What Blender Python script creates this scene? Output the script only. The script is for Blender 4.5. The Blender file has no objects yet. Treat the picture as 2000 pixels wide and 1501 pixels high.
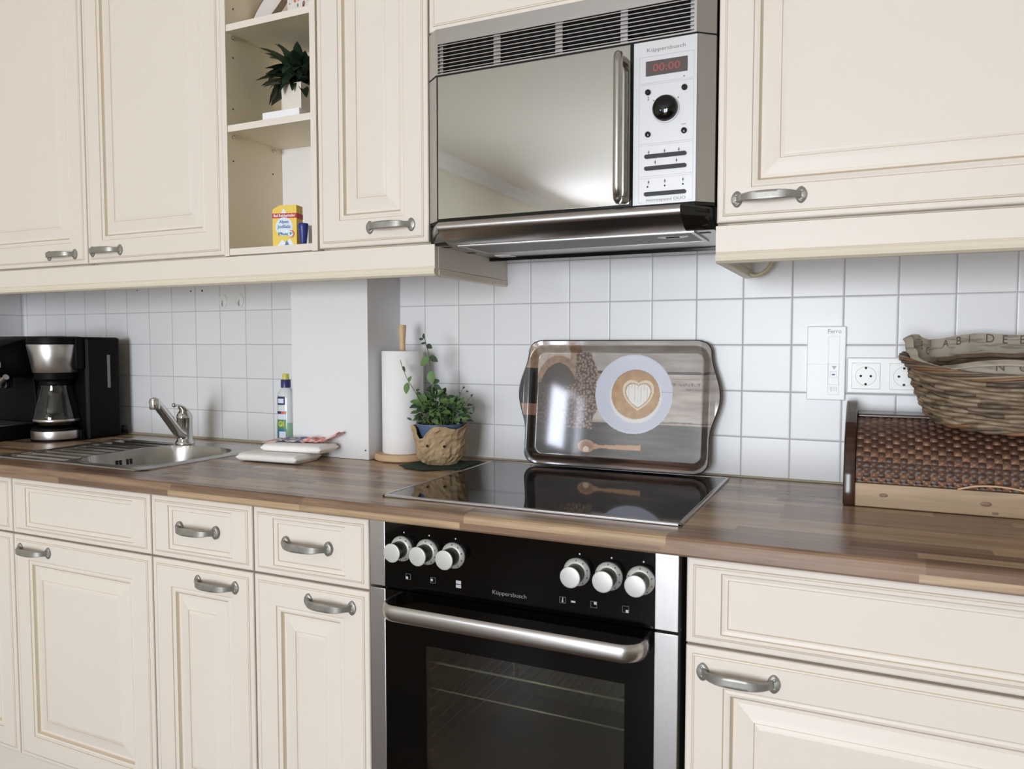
import bpy, bmesh, math, random
import numpy as np
from math import sin, cos, pi, radians, sqrt, atan2
from mathutils import Vector, Matrix, noise

random.seed(7)
S = bpy.context.scene
C = S.collection

# ------------------------------------------------------------------ camera, world, light, exposure
cam_data = bpy.data.cameras.new('camera')
cam_data.sensor_width = 36.0
cam_data.lens = 36.0 * 1494.56 / 2000.0
cam_data.clip_start = 0.01
cam = bpy.data.objects.new('camera', cam_data)
C.objects.link(cam)
_yaw, _pit = 0.4343, -0.0538
_f = Vector((-sin(_yaw) * cos(_pit), cos(_yaw) * cos(_pit), sin(_pit)))
cam.location = (0.2541, -1.7763, 1.202)
cam.rotation_euler = _f.to_track_quat('-Z', 'Y').to_euler()
cam_data.dof.use_dof = True
cam_data.dof.focus_distance = 1.75
cam_data.dof.aperture_fstop = 7.0
S.camera = cam
S.view_settings.view_transform = 'Standard'
S.view_settings.look = 'None'
S.view_settings.exposure = -0.38
S.view_settings.gamma = 1.0
S.view_settings.use_curve_mapping = False

world = bpy.data.worlds.new('world')
S.world = world
world.use_nodes = True
world.node_tree.nodes['Background'].inputs[0].default_value = (0.75, 0.85, 1.0, 1)
world.node_tree.nodes['Background'].inputs[1].default_value = 1.0

YR = -6.30           # far wall of the room, well behind the camera
WL = -2.516; WR = 3.00; CH = 2.52
def area(name, c, size, rot, power, col):
    L = bpy.data.lights.new(name, 'AREA')
    L.shape = 'RECTANGLE'; L.size, L.size_y = size
    L.energy = power; L.color = col
    o = bpy.data.objects.new(name, L)
    o.location = c; o.rotation_euler = rot
    C.objects.link(o)
    return o
# daylight through the glazed doors in the far wall and the window in the left wall
DOORW = (-1.30, 0.50, 0.10, 2.15)          # x0, x1, z0, z1 in the far wall
WINW = (-6.00, -4.95, 1.42, 2.12)          # y0, y1, z0, z1 in the left wall
area('daylight_doors', ((DOORW[0] + DOORW[1]) / 2, YR - 0.30, (DOORW[2] + DOORW[3]) / 2), (DOORW[1] - DOORW[0] + 0.4, DOORW[3] - DOORW[2] + 0.4), (radians(90), 0, 0), 520, (0.90, 0.945, 1.0))
area('daylight_window', (WL - 0.28, (WINW[0] + WINW[1]) / 2, (WINW[2] + WINW[3]) / 2), (WINW[1] - WINW[0] + .5, WINW[3] - WINW[2] + .3), (radians(90), 0, radians(-90)), 230, (0.80, 0.84, 1.0))

# ------------------------------------------------------------------ materials
def srgb(r, g, b):
    def f(c):
        c /= 255.0
        return c / 12.92 if c <= 0.04045 else ((c + 0.055) / 1.055) ** 2.4
    return (f(r), f(g), f(b), 1.0)

class NT:
    def __init__(s, name):
        s.m = bpy.data.materials.new(name); s.m.use_nodes = True
        s.t = s.m.node_tree; s.b = s.t.nodes['Principled BSDF']
    def n(s, typ, **kw):
        x = s.t.nodes.new(typ)
        for k, v in kw.items():
            if k.startswith('i_'):
                x.inputs[k[2:].replace('_', ' ')].default_value = v
            else: setattr(x, k, v)
        return x
    def l(s, a, b): s.t.links.new(a, b)
    def math(s, op, a, b=None, c=None):
        x = s.t.nodes.new('ShaderNodeMath'); x.operation = op
        for i, v in enumerate((a, b, c)):
            if v is None: continue
            if isinstance(v, (int, float)): x.inputs[i].default_value = v
            else: s.l(v, x.inputs[i])
        return x.outputs[0]
    def mix(s, fac, a, b):
        x = s.t.nodes.new('ShaderNodeMix'); x.data_type = 'RGBA'
        for i, v in ((0, fac), (6, a), (7, b)):
            if isinstance(v, (int, float)): x.inputs[i].default_value = v
            elif isinstance(v, tuple): x.inputs[i].default_value = v
            else: s.l(v, x.inputs[i])
        return x.outputs[2]
    def set(s, **kw):
        for k, v in kw.items():
            s.b.inputs[k.replace('_', ' ')].default_value = v
        return s
    def bump(s, h, strength=0.2, dist=0.001):
        x = s.n('ShaderNodeBump'); x.inputs['Strength'].default_value = strength
        x.inputs['Distance'].default_value = dist
        s.l(h, x.inputs['Height']); s.l(x.outputs[0], s.b.inputs['Normal'])

def plain(name, col, rough=0.5, metal=0.0, noise_amt=0.03, nscale=20, **kw):
    """principled colour with a faint procedural variation"""
    N = NT(name); N.set(Roughness=rough, Metallic=metal)
    for k, v in kw.items(): N.b.inputs[k.replace('_', ' ')].default_value = v
    tc = N.n('ShaderNodeTexCoord')
    nz = N.n('ShaderNodeTexNoise'); nz.inputs['Scale'].default_value = nscale
    N.l(tc.outputs['Object'], nz.inputs['Vector'])
    a = tuple(c * (1 - noise_amt) for c in col[:3]) + (1,)
    b = tuple(min(1, c * (1 + noise_amt)) for c in col[:3]) + (1,)
    N.l(N.mix(nz.outputs['Fac'], a, b), N.b.inputs['Base Color'])
    return N.m

M = {}
M['cream'] = plain('cream_lacquer', srgb(236, 224, 213), 0.42, noise_amt=0.012, nscale=6)
M['cream_in'] = plain('cream_melamine', srgb(230, 217, 192), 0.45, noise_amt=0.01)
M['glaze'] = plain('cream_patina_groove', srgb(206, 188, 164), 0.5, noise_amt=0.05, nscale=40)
M['cream_edge'] = plain('cream_edge_profile', srgb(234, 222, 202), 0.4, noise_amt=0.01)
M['carcass'] = plain('carcass_cream', srgb(205, 192, 168), 0.6)
M['white_in'] = plain('white_back_panel', srgb(240, 234, 232), 0.5)
M['plaster'] = plain('white_plaster', srgb(233, 232, 234), 0.75, noise_amt=0.01, nscale=4)
M['wallpaint'] = plain('pale_yellow_wall_paint', srgb(236, 232, 214), 0.85, noise_amt=0.01)
M['ceiling'] = plain('ceiling_paint', srgb(240, 235, 228), 0.9, noise_amt=0.008)
M['cornice'] = plain('cornice_white', srgb(240, 238, 236), 0.7)
M['pewter'] = plain('antique_pewter', srgb(158, 155, 149), 0.42, 0.62, noise_amt=0.2, nscale=120)
M['pewter_dark'] = plain('pewter_screw', srgb(120, 118, 112), 0.35, 0.95)
M['chrome'] = plain('chrome', srgb(205, 203, 200), 0.12, 1.0, noise_amt=0.01)
M['black_gloss'] = plain('black_glass', srgb(9, 8, 8), 0.05, noise_amt=0.0)
M['oven_black'] = plain('oven_black_glass', srgb(6, 5, 5), 0.06, noise_amt=0.0, Specular_IOR_Level=0.28)
M['black_plastic'] = plain('black_plastic', srgb(5, 5, 5), 0.5, noise_amt=0.0, Specular_IOR_Level=0.15)
M['black_soft'] = plain('black_satin', srgb(24, 24, 24), 0.5)
M['gap'] = plain('dark_gap', srgb(20, 18, 16), 0.8)
M['white_plastic'] = plain('white_plastic', srgb(248, 248, 250), 0.35, noise_amt=0.005)
M['socket'] = plain('socket_plastic', srgb(240, 238, 236), 0.3, noise_amt=0.005)
M['grey_print'] = plain('grey_print', srgb(128, 128, 130), 0.5)
M['pale_print'] = plain('pale_print', srgb(188, 186, 188), 0.5)
M['white_print'] = plain('white_print', srgb(190, 190, 192), 0.5)
M['rackwire'] = plain('oven_rack_wire', srgb(190, 186, 170), 0.35, 0.3)
M['enamel'] = plain('dark_oven_enamel', srgb(66, 64, 56), 0.4)
M['hole'] = plain('hole_dark', srgb(60, 56, 50), 0.8)
M['paper'] = plain('kitchen_paper', srgb(243, 240, 240), 0.95, noise_amt=0.01, nscale=60)
M['roll_wood'] = plain('light_beech', srgb(214, 178, 140), 0.5, noise_amt=0.08, nscale=30)
M['leaf'] = plain('herb_leaf', srgb(96, 128, 72), 0.5, noise_amt=0.35, nscale=35)
M['leaf2'] = plain('herb_leaf_dark', srgb(50, 74, 50), 0.5, noise_amt=0.3, nscale=35)
M['leaf_dark'] = plain('dark_green_leaf', srgb(42, 60, 42), 0.42, noise_amt=0.4, nscale=18)
M['stem'] = plain('herb_stem', srgb(104, 110, 66), 0.6)
M['soil'] = plain('dark_soil', srgb(48, 38, 30), 0.95)
M['blue_pot'] = plain('blue_grey_pot', srgb(84, 102, 130), 0.5)
M['white_pot'] = plain('white_ceramic_pot', srgb(236, 226, 214), 0.4)
M['white_box'] = plain('white_card', srgb(245, 243, 246), 0.6)
M['napkin'] = plain('dark_green_paper', srgb(26, 50, 42), 0.75, noise_amt=0.2)
M['rubber'] = plain('black_rubber', srgb(14, 14, 14), 0.5)
M['towel'] = plain('white_towel', srgb(253, 250, 247), 0.95, noise_amt=0.02, nscale=150)
M['liner_letter'] = plain('liner_letter_ink', srgb(92, 82, 74), 0.9)
M['yellow_cap'] = plain('yellow_cap', srgb(214, 208, 96), 0.4)
M['blue_cap'] = plain('navy_cap', srgb(44, 48, 104), 0.35)
M['blue_cone'] = plain('blue_plastic', srgb(40, 52, 128), 0.35)
M['red'] = plain('red_print', srgb(196, 44, 44), 0.5)
M['yellow'] = plain('yellow_card', srgb(240, 204, 84), 0.5, noise_amt=0.04)
M['pale_blue'] = plain('pale_blue_print', srgb(226, 234, 246), 0.5)
M['blue_ink'] = plain('blue_ink', srgb(84, 116, 170), 0.5)
M['green_print'] = plain('green_print', srgb(96, 150, 96), 0.4)
M['liquid'] = plain('pale_green_liquid', srgb(150, 186, 156), 0.2)
M['teal_print'] = plain('teal_print', srgb(60, 120, 150), 0.4)
M['orange_print'] = plain('orange_print', srgb(208, 110, 70), 0.4)
M['yellow_text'] = plain('yellow_text', srgb(236, 224, 96), 0.4)
M['dark_wood'] = plain('dark_varnished_wood', srgb(74, 50, 38), 0.25, noise_amt=0.25, nscale=12)
M['rim_dark'] = plain('tray_edge_dark', srgb(40, 34, 32), 0.15)
M['dishwhite'] = plain('dish_white', srgb(222, 214, 210), 0.3)
M['brown_edge'] = plain('brown_print', srgb(136, 104, 88), 0.5)
M['cable_cream'] = plain('cream_cable', srgb(205, 192, 160), 0.4)
M['seal'] = plain('sealing_strip', srgb(176, 168, 146), 0.5)

def brushed(name, col, rough, axis_scale, metal=1.0, amt=0.06):
    N = NT(name); N.set(Roughness=rough, Metallic=metal)
    tc = N.n('ShaderNodeTexCoord'); mp = N.n('ShaderNodeMapping')
    mp.inputs['Scale'].default_value = axis_scale
    nz = N.n('ShaderNodeTexNoise'); nz.inputs['Scale'].default_value = 1.0; nz.inputs['Detail'].default_value = 4
    N.l(tc.outputs['Object'], mp.inputs[0]); N.l(mp.outputs[0], nz.inputs['Vector'])
    a = tuple(c * (1 - amt) for c in col[:3]) + (1,); b = tuple(min(1, c * (1 + amt)) for c in col[:3]) + (1,)
    N.l(N.mix(nz.outputs['Fac'], a, b), N.b.inputs['Base Color'])
    N.bump(nz.outputs['Fac'], 0.05, 0.0005)
    return N.m
M['steel'] = brushed('brushed_steel', srgb(198, 194, 192), 0.3, (6, 200, 400))
M['steel_v'] = brushed('brushed_steel_upright', srgb(196, 192, 192), 0.34, (400, 200, 8))
M['silver'] = brushed('silver_panel', srgb(212, 210, 212), 0.42, (400, 200, 10), metal=0.25, amt=0.02)
M['sink'] = brushed('sink_steel', srgb(186, 182, 178), 0.31, (10, 300, 300), amt=0.05)
M['mirror'] = plain('mirrored_door_glass', srgb(208, 207, 203), 0.03, 1.0, noise_amt=0.0)
M['filter'] = plain('grease_filter_mesh', srgb(120, 116, 110), 0.45, 0.6)
M['knobcap'] = plain('silver_knob', srgb(205, 203, 200), 0.4, 0.35, noise_amt=0.02)

def tile_mat(name, x_phase, axis=0):
    """square glazed wall tiles 103.5 mm, computed from world position"""
    T = 0.1035
    N = NT(name); tc = N.n('ShaderNodeTexCoord'); sp = N.n('ShaderNodeSeparateXYZ')
    N.l(tc.outputs['Object'], sp.inputs[0])
    def edge(v, ph):
        a = N.math('DIVIDE', N.math('SUBTRACT', v, ph), T)
        fr = N.math('FRACT', N.math('ADD', a, 100.0))
        d = N.math('MINIMUM', fr, N.math('SUBTRACT', 1.0, fr))
        return N.math('MULTIPLY', d, T), N.math('FLOOR', N.math('ADD', a, 100.0))
    ex, ix = edge(sp.outputs[axis], x_phase)
    ez, iz = edge(sp.outputs[2], 0.9913)
    d = N.math('MINIMUM', ex, ez)
    mr = N.n('ShaderNodeMapRange'); mr.inputs[1].default_value = 0.0011; mr.inputs[2].default_value = 0.0017
    N.l(d, mr.inputs[0]); fac = mr.outputs[0]
    cb = N.n('ShaderNodeCombineXYZ'); N.l(ix, cb.inputs[0]); N.l(iz, cb.inputs[1])
    wn = N.n('ShaderNodeTexWhiteNoise'); wn.noise_dimensions = '3D'; N.l(cb.outputs[0], wn.inputs['Vector'])
    nz = N.n('ShaderNodeTexNoise'); nz.inputs['Scale'].default_value = 14
    N.l(tc.outputs['Object'], nz.inputs['Vector'])
    tcol = N.mix(wn.outputs['Value'], srgb(228, 227, 230), srgb(234, 233, 236))
    tcol = N.mix(N.math('MULTIPLY', nz.outputs['Fac'], 0.25), tcol, srgb(226, 222, 220))
    N.l(N.mix(fac, srgb(192, 188, 190), tcol), N.b.inputs['Base Color'])
    N.l(N.math('SUBTRACT', 0.85, N.math('MULTIPLY', fac, 0.53)), N.b.inputs['Roughness'])
    mr2 = N.n('ShaderNodeMapRange'); mr2.inputs[1].default_value = 0.0008; mr2.inputs[2].default_value = 0.004
    mr2.interpolation_type = 'SMOOTHSTEP'
    N.l(d, mr2.inputs[0])
    h = N.math('ADD', mr2.outputs[0], N.math('MULTIPLY', nz.outputs['Fac'], 0.25))
    N.bump(h, 0.3, 0.0010)
    return N.m
M['tile_right'] = tile_mat('white_wall_tiles_right', 0.0)
M['tile_left'] = tile_mat('white_wall_tiles_left', -1.3589)
M['tile_side'] = tile_mat('white_wall_tiles_side', -0.008, axis=1)

def plank_mat(name, cols, width, row, rough, axes=(0, 1), edge_dark=0.0, grain=1.0, coat=0.0):
    """butcher-block strips: world x along the strips, (y and z) folded across them"""
    N = NT(name); tc = N.n('ShaderNodeTexCoord'); sp = N.n('ShaderNodeSeparateXYZ')
    N.l(tc.outputs['Object'], sp.inputs[0])
    across = N.math('SUBTRACT', sp.outputs[1], N.math('MULTIPLY', sp.outputs[2], 2.0)) if axes == (0, 1) else sp.outputs[axes[1]]
    r = N.math('FLOOR', N.math('ADD', N.math('DIVIDE', across, row), 200.0))
    w1 = N.n('ShaderNodeTexWhiteNoise'); w1.noise_dimensions = '1D'; N.l(r, w1.inputs['W'])
    u = N.math('ADD', N.math('DIVIDE', sp.outputs[axes[0]], width), N.math('MULTIPLY', w1.outputs['Value'], 7.0))
    ci = N.math('FLOOR', N.math('ADD', u, 100.0))
    cb = N.n('ShaderNodeCombineXYZ'); N.l(ci, cb.inputs[0]); N.l(r, cb.inputs[1])
    w2 = N.n('ShaderNodeTexWhiteNoise'); w2.noise_dimensions = '3D'; N.l(cb.outputs[0], w2.inputs['Vector'])
    ramp = N.n('ShaderNodeValToRGB'); cr = ramp.color_ramp; cr.interpolation = 'CONSTANT'
    k = len(cols)
    for i, c in enumerate(cols):
        e = cr.elements[i] if i < 2 else cr.elements.new(i / k)
        e.position = i / k; e.color = c
    N.l(w2.outputs['Value'], ramp.inputs[0])
    mp = N.n('ShaderNodeMapping'); mp.inputs['Scale'].default_value = (5, 90, 90)
    N.l(tc.outputs['Object'], mp.inputs[0])
    off = N.n('ShaderNodeVectorMath'); off.operation = 'ADD'
    N.l(mp.outputs[0], off.inputs[0]); N.l(w2.outputs['Color'], off.inputs[1])
    nz = N.n('ShaderNodeTexNoise'); nz.inputs['Scale'].default_value = 1.0; nz.inputs['Detail'].default_value = 6
    nz.inputs['Distortion'].default_value = 0.6
    N.l(off.outputs[0], nz.inputs['Vector'])
    g = N.n('ShaderNodeMapRange'); g.inputs[1].default_value = 0.3; g.inputs[2].default_value = 0.72
    g.inputs[3].default_value = 1 - 0.34 * grain; g.inputs[4].default_value = 1 + 0.26 * grain
    N.l(nz.outputs['Fac'], g.inputs[0])
    mul = N.n('ShaderNodeVectorMath'); mul.operation = 'SCALE'
    N.l(ramp.outputs[0], mul.inputs[0]); N.l(g.outputs[0], mul.inputs['Scale'])
    N.l(mul.outputs[0], N.b.inputs['Base Color'])
    N.set(Roughness=rough)
    N.b.inputs['Coat Weight'].default_value = coat; N.b.inputs['Coat Roughness'].default_value = 0.12
    N.bump(nz.outputs['Fac'], 0.08, 0.0006)
    return N.m
M['worktop'] = plank_mat('walnut_block_laminate', [srgb(182, 154, 122), srgb(146, 117, 95), srgb(188, 161, 132), srgb(128, 101, 83), srgb(174, 144, 114), srgb(150, 121, 98)], 0.36, 0.03, 0.27)
M['floor'] = plank_mat('floor_boards', [srgb(92, 70, 50), srgb(104, 80, 58), srgb(84, 64, 46), srgb(98, 76, 56)], 1.1, 0.14, 0.35, axes=(0, 1))
M['pine'] = plank_mat('pale_pine', [srgb(172, 144, 112), srgb(178, 150, 118)], 2.0, 0.5, 0.4, axes=(0, 2), grain=0.6)
M['box_dark'] = plank_mat('dark_stained_wood', [srgb(66, 44, 34), srgb(80, 54, 40)], 0.4, 0.3, 0.22, axes=(2, 1))

def kraft():
    N = NT('brown_kraft_paper'); N.set(Roughness=0.8)
    tc = N.n('ShaderNodeTexCoord'); v = N.n('ShaderNodeTexNoise'); v.inputs['Scale'].default_value = 25; v.inputs['Detail'].default_value = 5
    N.l(tc.outputs['Object'], v.inputs['Vector'])
    N.l(N.mix(v.outputs['Fac'], srgb(160, 132, 100), srgb(188, 162, 128)), N.b.inputs['Base Color'])
    N.bump(v.outputs['Fac'], 0.4, 0.003)
    return N.m
M['kraft'] = kraft()

def wicker(name, c):
    return plain(name, c, 0.55, noise_amt=0.3, nscale=60)
M['wk1'] = wicker('wicker_grey_brown', srgb(120, 101, 80))
M['wk2'] = wicker('wicker_pale', srgb(142, 122, 98))
M['wk3'] = wicker('wicker_dark', srgb(88, 72, 56))
M['wk4'] = wicker('wicker_reddish', srgb(128, 88, 58))
M['wv1'] = plain('rattan_brown', srgb(100, 72, 56), 0.42, noise_amt=0.25, nscale=80)
M['wv2'] = plain('rattan_light', srgb(130, 94, 72), 0.4, noise_amt=0.25, nscale=80)
M['wv3'] = plain('rattan_dark', srgb(72, 48, 36), 0.42, noise_amt=0.25, nscale=80)

def linen():
    N = NT('printed_linen'); N.set(Roughness=0.95)
    tc = N.n('ShaderNodeTexCoord'); mp = N.n('ShaderNodeMapping'); mp.inputs['Scale'].default_value = (28, 28, 170)
    N.l(tc.outputs['Object'], mp.inputs[0])
    nz = N.n('ShaderNodeTexNoise'); nz.inputs['Scale'].default_value = 1; nz.inputs['Detail'].default_value = 2
    N.l(mp.outputs[0], nz.inputs['Vector'])
    r = N.n('ShaderNodeMapRange'); r.inputs[1].default_value = 0.52; r.inputs[2].default_value = 0.62
    N.l(nz.outputs['Fac'], r.inputs[0])
    N.l(N.mix(N.math('MULTIPLY', r.outputs[0], 0.55), srgb(176, 164, 148), srgb(104, 102, 98)), N.b.inputs['Base Color'])
    return N.m
M['linen'] = linen()

def glassy(name, tint, refl=0.08, transp=0.85):
    N = NT(name); t = N.t
    out = t.nodes['Material Output']
    tr = N.n('ShaderNodeBsdfTransparent'); tr.inputs[0].default_value = tint
    gl = N.n('ShaderNodeBsdfGlossy'); gl.inputs['Roughness'].default_value = 0.03
    fr = N.n('ShaderNodeFresnel'); fr.inputs[0].default_value = 1.5
    mx = N.n('ShaderNodeMixShader')
    N.l(N.math('ADD', fr.outputs[0], refl), mx.inputs[0]); N.l(tr.outputs[0], mx.inputs[1]); N.l(gl.outputs[0], mx.inputs[2])
    N.l(mx.outputs[0], out.inputs[0])
    return N.m
M['oven_glass'] = glassy('tinted_oven_glass', (0.72, 0.72, 0.66, 1), 0.04)
M['carafe_glass'] = glassy('carafe_glass', (0.62, 0.60, 0.58, 1), 0.05)
M['bottle_clear'] = plain('milky_clear_plastic', srgb(222, 226, 228), 0.18, noise_amt=0.01)
M['hook_clear'] = plain('translucent_adhesive_plastic', srgb(232, 230, 228), 0.25)
M['window_glass'] = glassy('window_glass', (0.95, 0.97, 0.97, 1), 0.0)
def display():
    N = NT('red_digit_display'); N.set(Roughness=0.12)
    N.b.inputs['Base Color'].default_value = srgb(92, 84, 82)
    return N.m
M['display'] = display()
def digits():
    N = NT('lit_red_digits'); N.b.inputs['Base Color'].default_value = srgb(150, 70, 70)
    N.b.inputs['Emission Color'].default_value = (1.0, 0.14, 0.12, 1); N.b.inputs['Emission Strength'].default_value = 0.07
    return N.m
M['digits'] = digits()

def painted(name, rough, coat=0.0):
    """colour comes from the print stored on the mesh"""
    N = NT(name); N.set(Roughness=rough)
    a = N.n('ShaderNodeVertexColor'); a.layer_name = 'print'
    N.l(a.outputs['Color'], N.b.inputs['Base Color'])
    N.b.inputs['Coat Weight'].default_value = coat; N.b.inputs['Coat Roughness'].default_value = 0.05
    return N.m
M['tray_print'] = painted('melamine_print', 0.4, 1.0)
M['cloth_print'] = painted('printed_cloth', 0.95)

# ------------------------------------------------------------------ geometry helpers
class G:
    """collects geometry (world coordinates) with a material per face"""
    def __init__(s): s.bm = bmesh.new(); s.mats = []; s.sm = set()
    def mi(s, m):
        if m not in s.mats: s.mats.append(m)
        return s.mats.index(m)
    def _fin(s, faces, m, smooth=False):
        k = s.mi(m)
        for f in faces: f.material_index = k; f.smooth = smooth
    def box(s, x0, x1, y0, y1, z0, z1, m, bev=0.0, seg=2, rot=None):
        t = bmesh.new()
        bmesh.ops.create_cube(t, size=1)
        for v in t.verts: v.co = Vector((x0 + (v.co.x + .5) * (x1 - x0), y0 + (v.co.y + .5) * (y1 - y0), z0 + (v.co.z + .5) * (z1 - z0)))
        if bev > 0: bmesh.ops.bevel(t, geom=t.edges[:], offset=bev, segments=seg, affect='EDGES', profile=0.5)
        t.normal_update()
        flat = [max(abs(c) for c in f.normal) > .999 for f in t.faces]
        if rot: t.transform(rot)
        n0 = len(s.bm.faces); s.merge(t, m, bev > 0); s.bm.faces.ensure_lookup_table()
        if bev > 0:
            for f, fl in zip(s.bm.faces[n0:], flat): f.smooth = not fl
    def merge(s, t, m, smooth=False):
        me = bpy.data.meshes.new('t'); t.to_mesh(me); t.free()
        n0 = len(s.bm.faces); s.bm.from_mesh(me); bpy.data.meshes.remove(me)
        s.bm.faces.ensure_lookup_table()
        s._fin(s.bm.faces[n0:], m, smooth)
    def poly(s, pts, m, smooth=False):
        f = s.bm.faces.new([s.bm.verts.new(p) for p in pts]); s._fin([f], m, smooth); return f
    def grid(s, rows, m, closed=False, smooth=True, mfun=None):
        """rows: list of lists of points"""
        vs = [[s.bm.verts.new(p) for p in r] for r in rows]
        fs = []
        n = len(vs[0])
        for i in range(len(vs) - 1):
            for j in range(n if closed else n - 1):
                a, b = vs[i][j], vs[i][(j + 1) % n]; c, d = vs[i + 1][(j + 1) % n], vs[i + 1][j]
                try: f = s.bm.faces.new((a, b, c, d))
                except ValueError: continue
                f.smooth = smooth
                f.material_index = s.mi(mfun(i, j)) if mfun else s.mi(m)
                fs.append(f)
        return vs
    def cap(s, vs, m):
        try:
            f = s.bm.faces.new(vs); s._fin([f], m)
        except ValueError: pass
    def lathe(s, prof, cx, cy, m, seg=40, axis='z', cz=0.0, smooth=True, mats=None, sx=1.0, sy=1.0, caps=True):
        """prof: [(r, h)]; axis z -> around vertical; axis y -> around y axis (h is y)"""
        rows = []
        for r, h in prof:
            ring = []
            for k in range(seg):
                a = 2 * pi * k / seg
                if axis == 'z': ring.append(Vector((cx + r * sx * cos(a), cy + r * sy * sin(a), h)))
                elif axis == 'y': ring.append(Vector((cx + r * sx * cos(a), h, cz + r * sy * sin(a))))
                else: ring.append(Vector((h, cy + r * sx * cos(a), cz + r * sy * sin(a))))
            rows.append(ring)
        vs = s.grid(rows, m, closed=True, smooth=smooth, mfun=(lambda i, j: mats[i]) if mats else None)
        if caps:
            s.cap(vs[0], mats[0] if mats else m); s.cap(vs[-1], mats[-1] if mats else m)
        return vs
    def tube(s, pts, r, m, seg=10, closed=False, caps=True, flat=None):
        """tube along points; r float or list; flat=(a,b) ellipse scale"""
        pts = [Vector(p) for p in pts]; n = len(pts); rows = []
        prev = None
        for i in range(n):
            if closed: t = pts[(i + 1) % n] - pts[i - 1]
            else: t = pts[min(i + 1, n - 1)] - pts[max(i - 1, 0)]
            t.normalize()
            if prev is None:
                up = Vector((0, 0, 1)) if abs(t.z) < 0.9 else Vector((0, 1, 0))
                u = up - t * up.dot(t)
            else: u = prev - t * prev.dot(t)
            u.normalize(); prev = u; w = t.cross(u)
            rr = r[i] if isinstance(r, (list, tuple)) else r
            fa, fb = flat if flat else (1, 1)
            rows.append([pts[i] + (u * cos(2 * pi * k / seg) * fa + w * sin(2 * pi * k / seg) * fb) * rr for k in range(seg)])
        if closed: rows.append(rows[0])
        vs = s.grid(rows, m, closed=True)
        if caps and not closed: s.cap(vs[0], m); s.cap(vs[-1], m)
    def prism(s, poly, a0, a1, m, axis='x', bev=0.0, smooth=False):
        """polygon in the plane across `axis`, extruded from a0 to a1"""
        t = bmesh.new()
        def P(p, a):
            if axis == 'x': return (a, p[0], p[1])
            if axis == 'y': return (p[0], a, p[1])
            return (p[0], p[1], a)
        A = [t.verts.new(P(p, a0)) for p in poly]; B = [t.verts.new(P(p, a1)) for p in poly]
        t.faces.new(A); t.faces.new(B[::-1]); n = len(poly)
        for i in range(n): t.faces.new((A[i], B[i], B[(i + 1) % n], A[(i + 1) % n]))
        bmesh.ops.recalc_face_normals(t, faces=t.faces[:])
        if bev > 0: bmesh.ops.bevel(t, geom=t.edges[:], offset=bev, segments=2, affect='EDGES', profile=0.5)
        s.merge(t, m, smooth)
    def sphere(s, c, r, m, sx=1, sy=1, sz=1, u=16, v=10):
        t = bmesh.new(); bmesh.ops.create_uvsphere(t, u_segments=u, v_segments=v, radius=1)
        for q in t.verts: q.co = Vector((c[0] + q.co.x * r * sx, c[1] + q.co.y * r * sy, c[2] + q.co.z * r * sz))
        s.merge(t, m, True)
    def text(s, txt, size, m, fn, ext=0.0, align='CENTER', bold=0.0, spacing=1.0, width=None):
        cu = bpy.data.curves.new('t', 'FONT'); cu.body = txt; cu.size = size; cu.align_x = align; cu.align_y = 'CENTER'
        cu.offset = bold; cu.space_character = spacing; cu.resolution_u = 3
        o = bpy.data.objects.new('t', cu); C.objects.link(o)
        dg = bpy.context.evaluated_depsgraph_get(); me = bpy.data.meshes.new_from_object(o.evaluated_get(dg))
        bpy.data.objects.remove(o); bpy.data.curves.remove(cu)
        t = bmesh.new(); t.from_mesh(me); bpy.data.meshes.remove(me)
        if width and t.verts:
            w = max(v.co.x for v in t.verts) - min(v.co.x for v in t.verts); k = width / w
            for v in t.verts: v.co.x *= k
        for v in t.verts: v.co = Vector(fn(v.co.x, v.co.y))
        s.merge(t, m)

def put(name, g, parent=None, smooth_angle=radians(42), recalc=True, mods=None):
    """link a G as one mesh object; world coordinates -> parent's space"""
    if recalc: bmesh.ops.recalc_face_normals(g.bm, faces=g.bm.faces[:])
    me = bpy.data.meshes.new(name)
    if parent is not None:
        g.bm.transform(wm(parent).inverted())
    if smooth_angle:
        g.bm.normal_update()
        for e in g.bm.edges:
            if len(e.link_faces) == 2 and e.calc_face_angle(0) > smooth_angle: e.smooth = False
    g.bm.to_mesh(me); g.bm.free()
    for m in g.mats: me.materials.append(M[m])
    o = bpy.data.objects.new(name, me); C.objects.link(o)
    if parent is not None: o.parent = parent
    return o
def wm(o):
    m = o.matrix_basis.copy()
    while o.parent is not None:
        o = o.parent; m = o.matrix_basis @ m
    return m
def tag(o, label, cat, group=None):
    o['label'] = label; o['category'] = cat
    if group: o['group'] = group
    return o
def thing(name, label, cat, loc=(0, 0, 0), group=None):
    o = bpy.data.objects.new(name, None); C.objects.link(o); o.location = loc
    o.empty_display_size = 0.05
    return tag(o, label, cat, group)
def struct(o):
    o['kind'] = 'structure'; return o
def origin_to(o, loc):
    """move a top-level mesh's origin without moving the mesh"""
    o.data.transform(Matrix.Translation(-Vector(loc))); o.location = loc
    return o
def copy_tree(o, parent=None):
    c = o.copy(); C.objects.link(c)
    if parent is not None: c.parent = parent
    for ch in list(o.children): copy_tree(ch, c)
    return c

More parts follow.
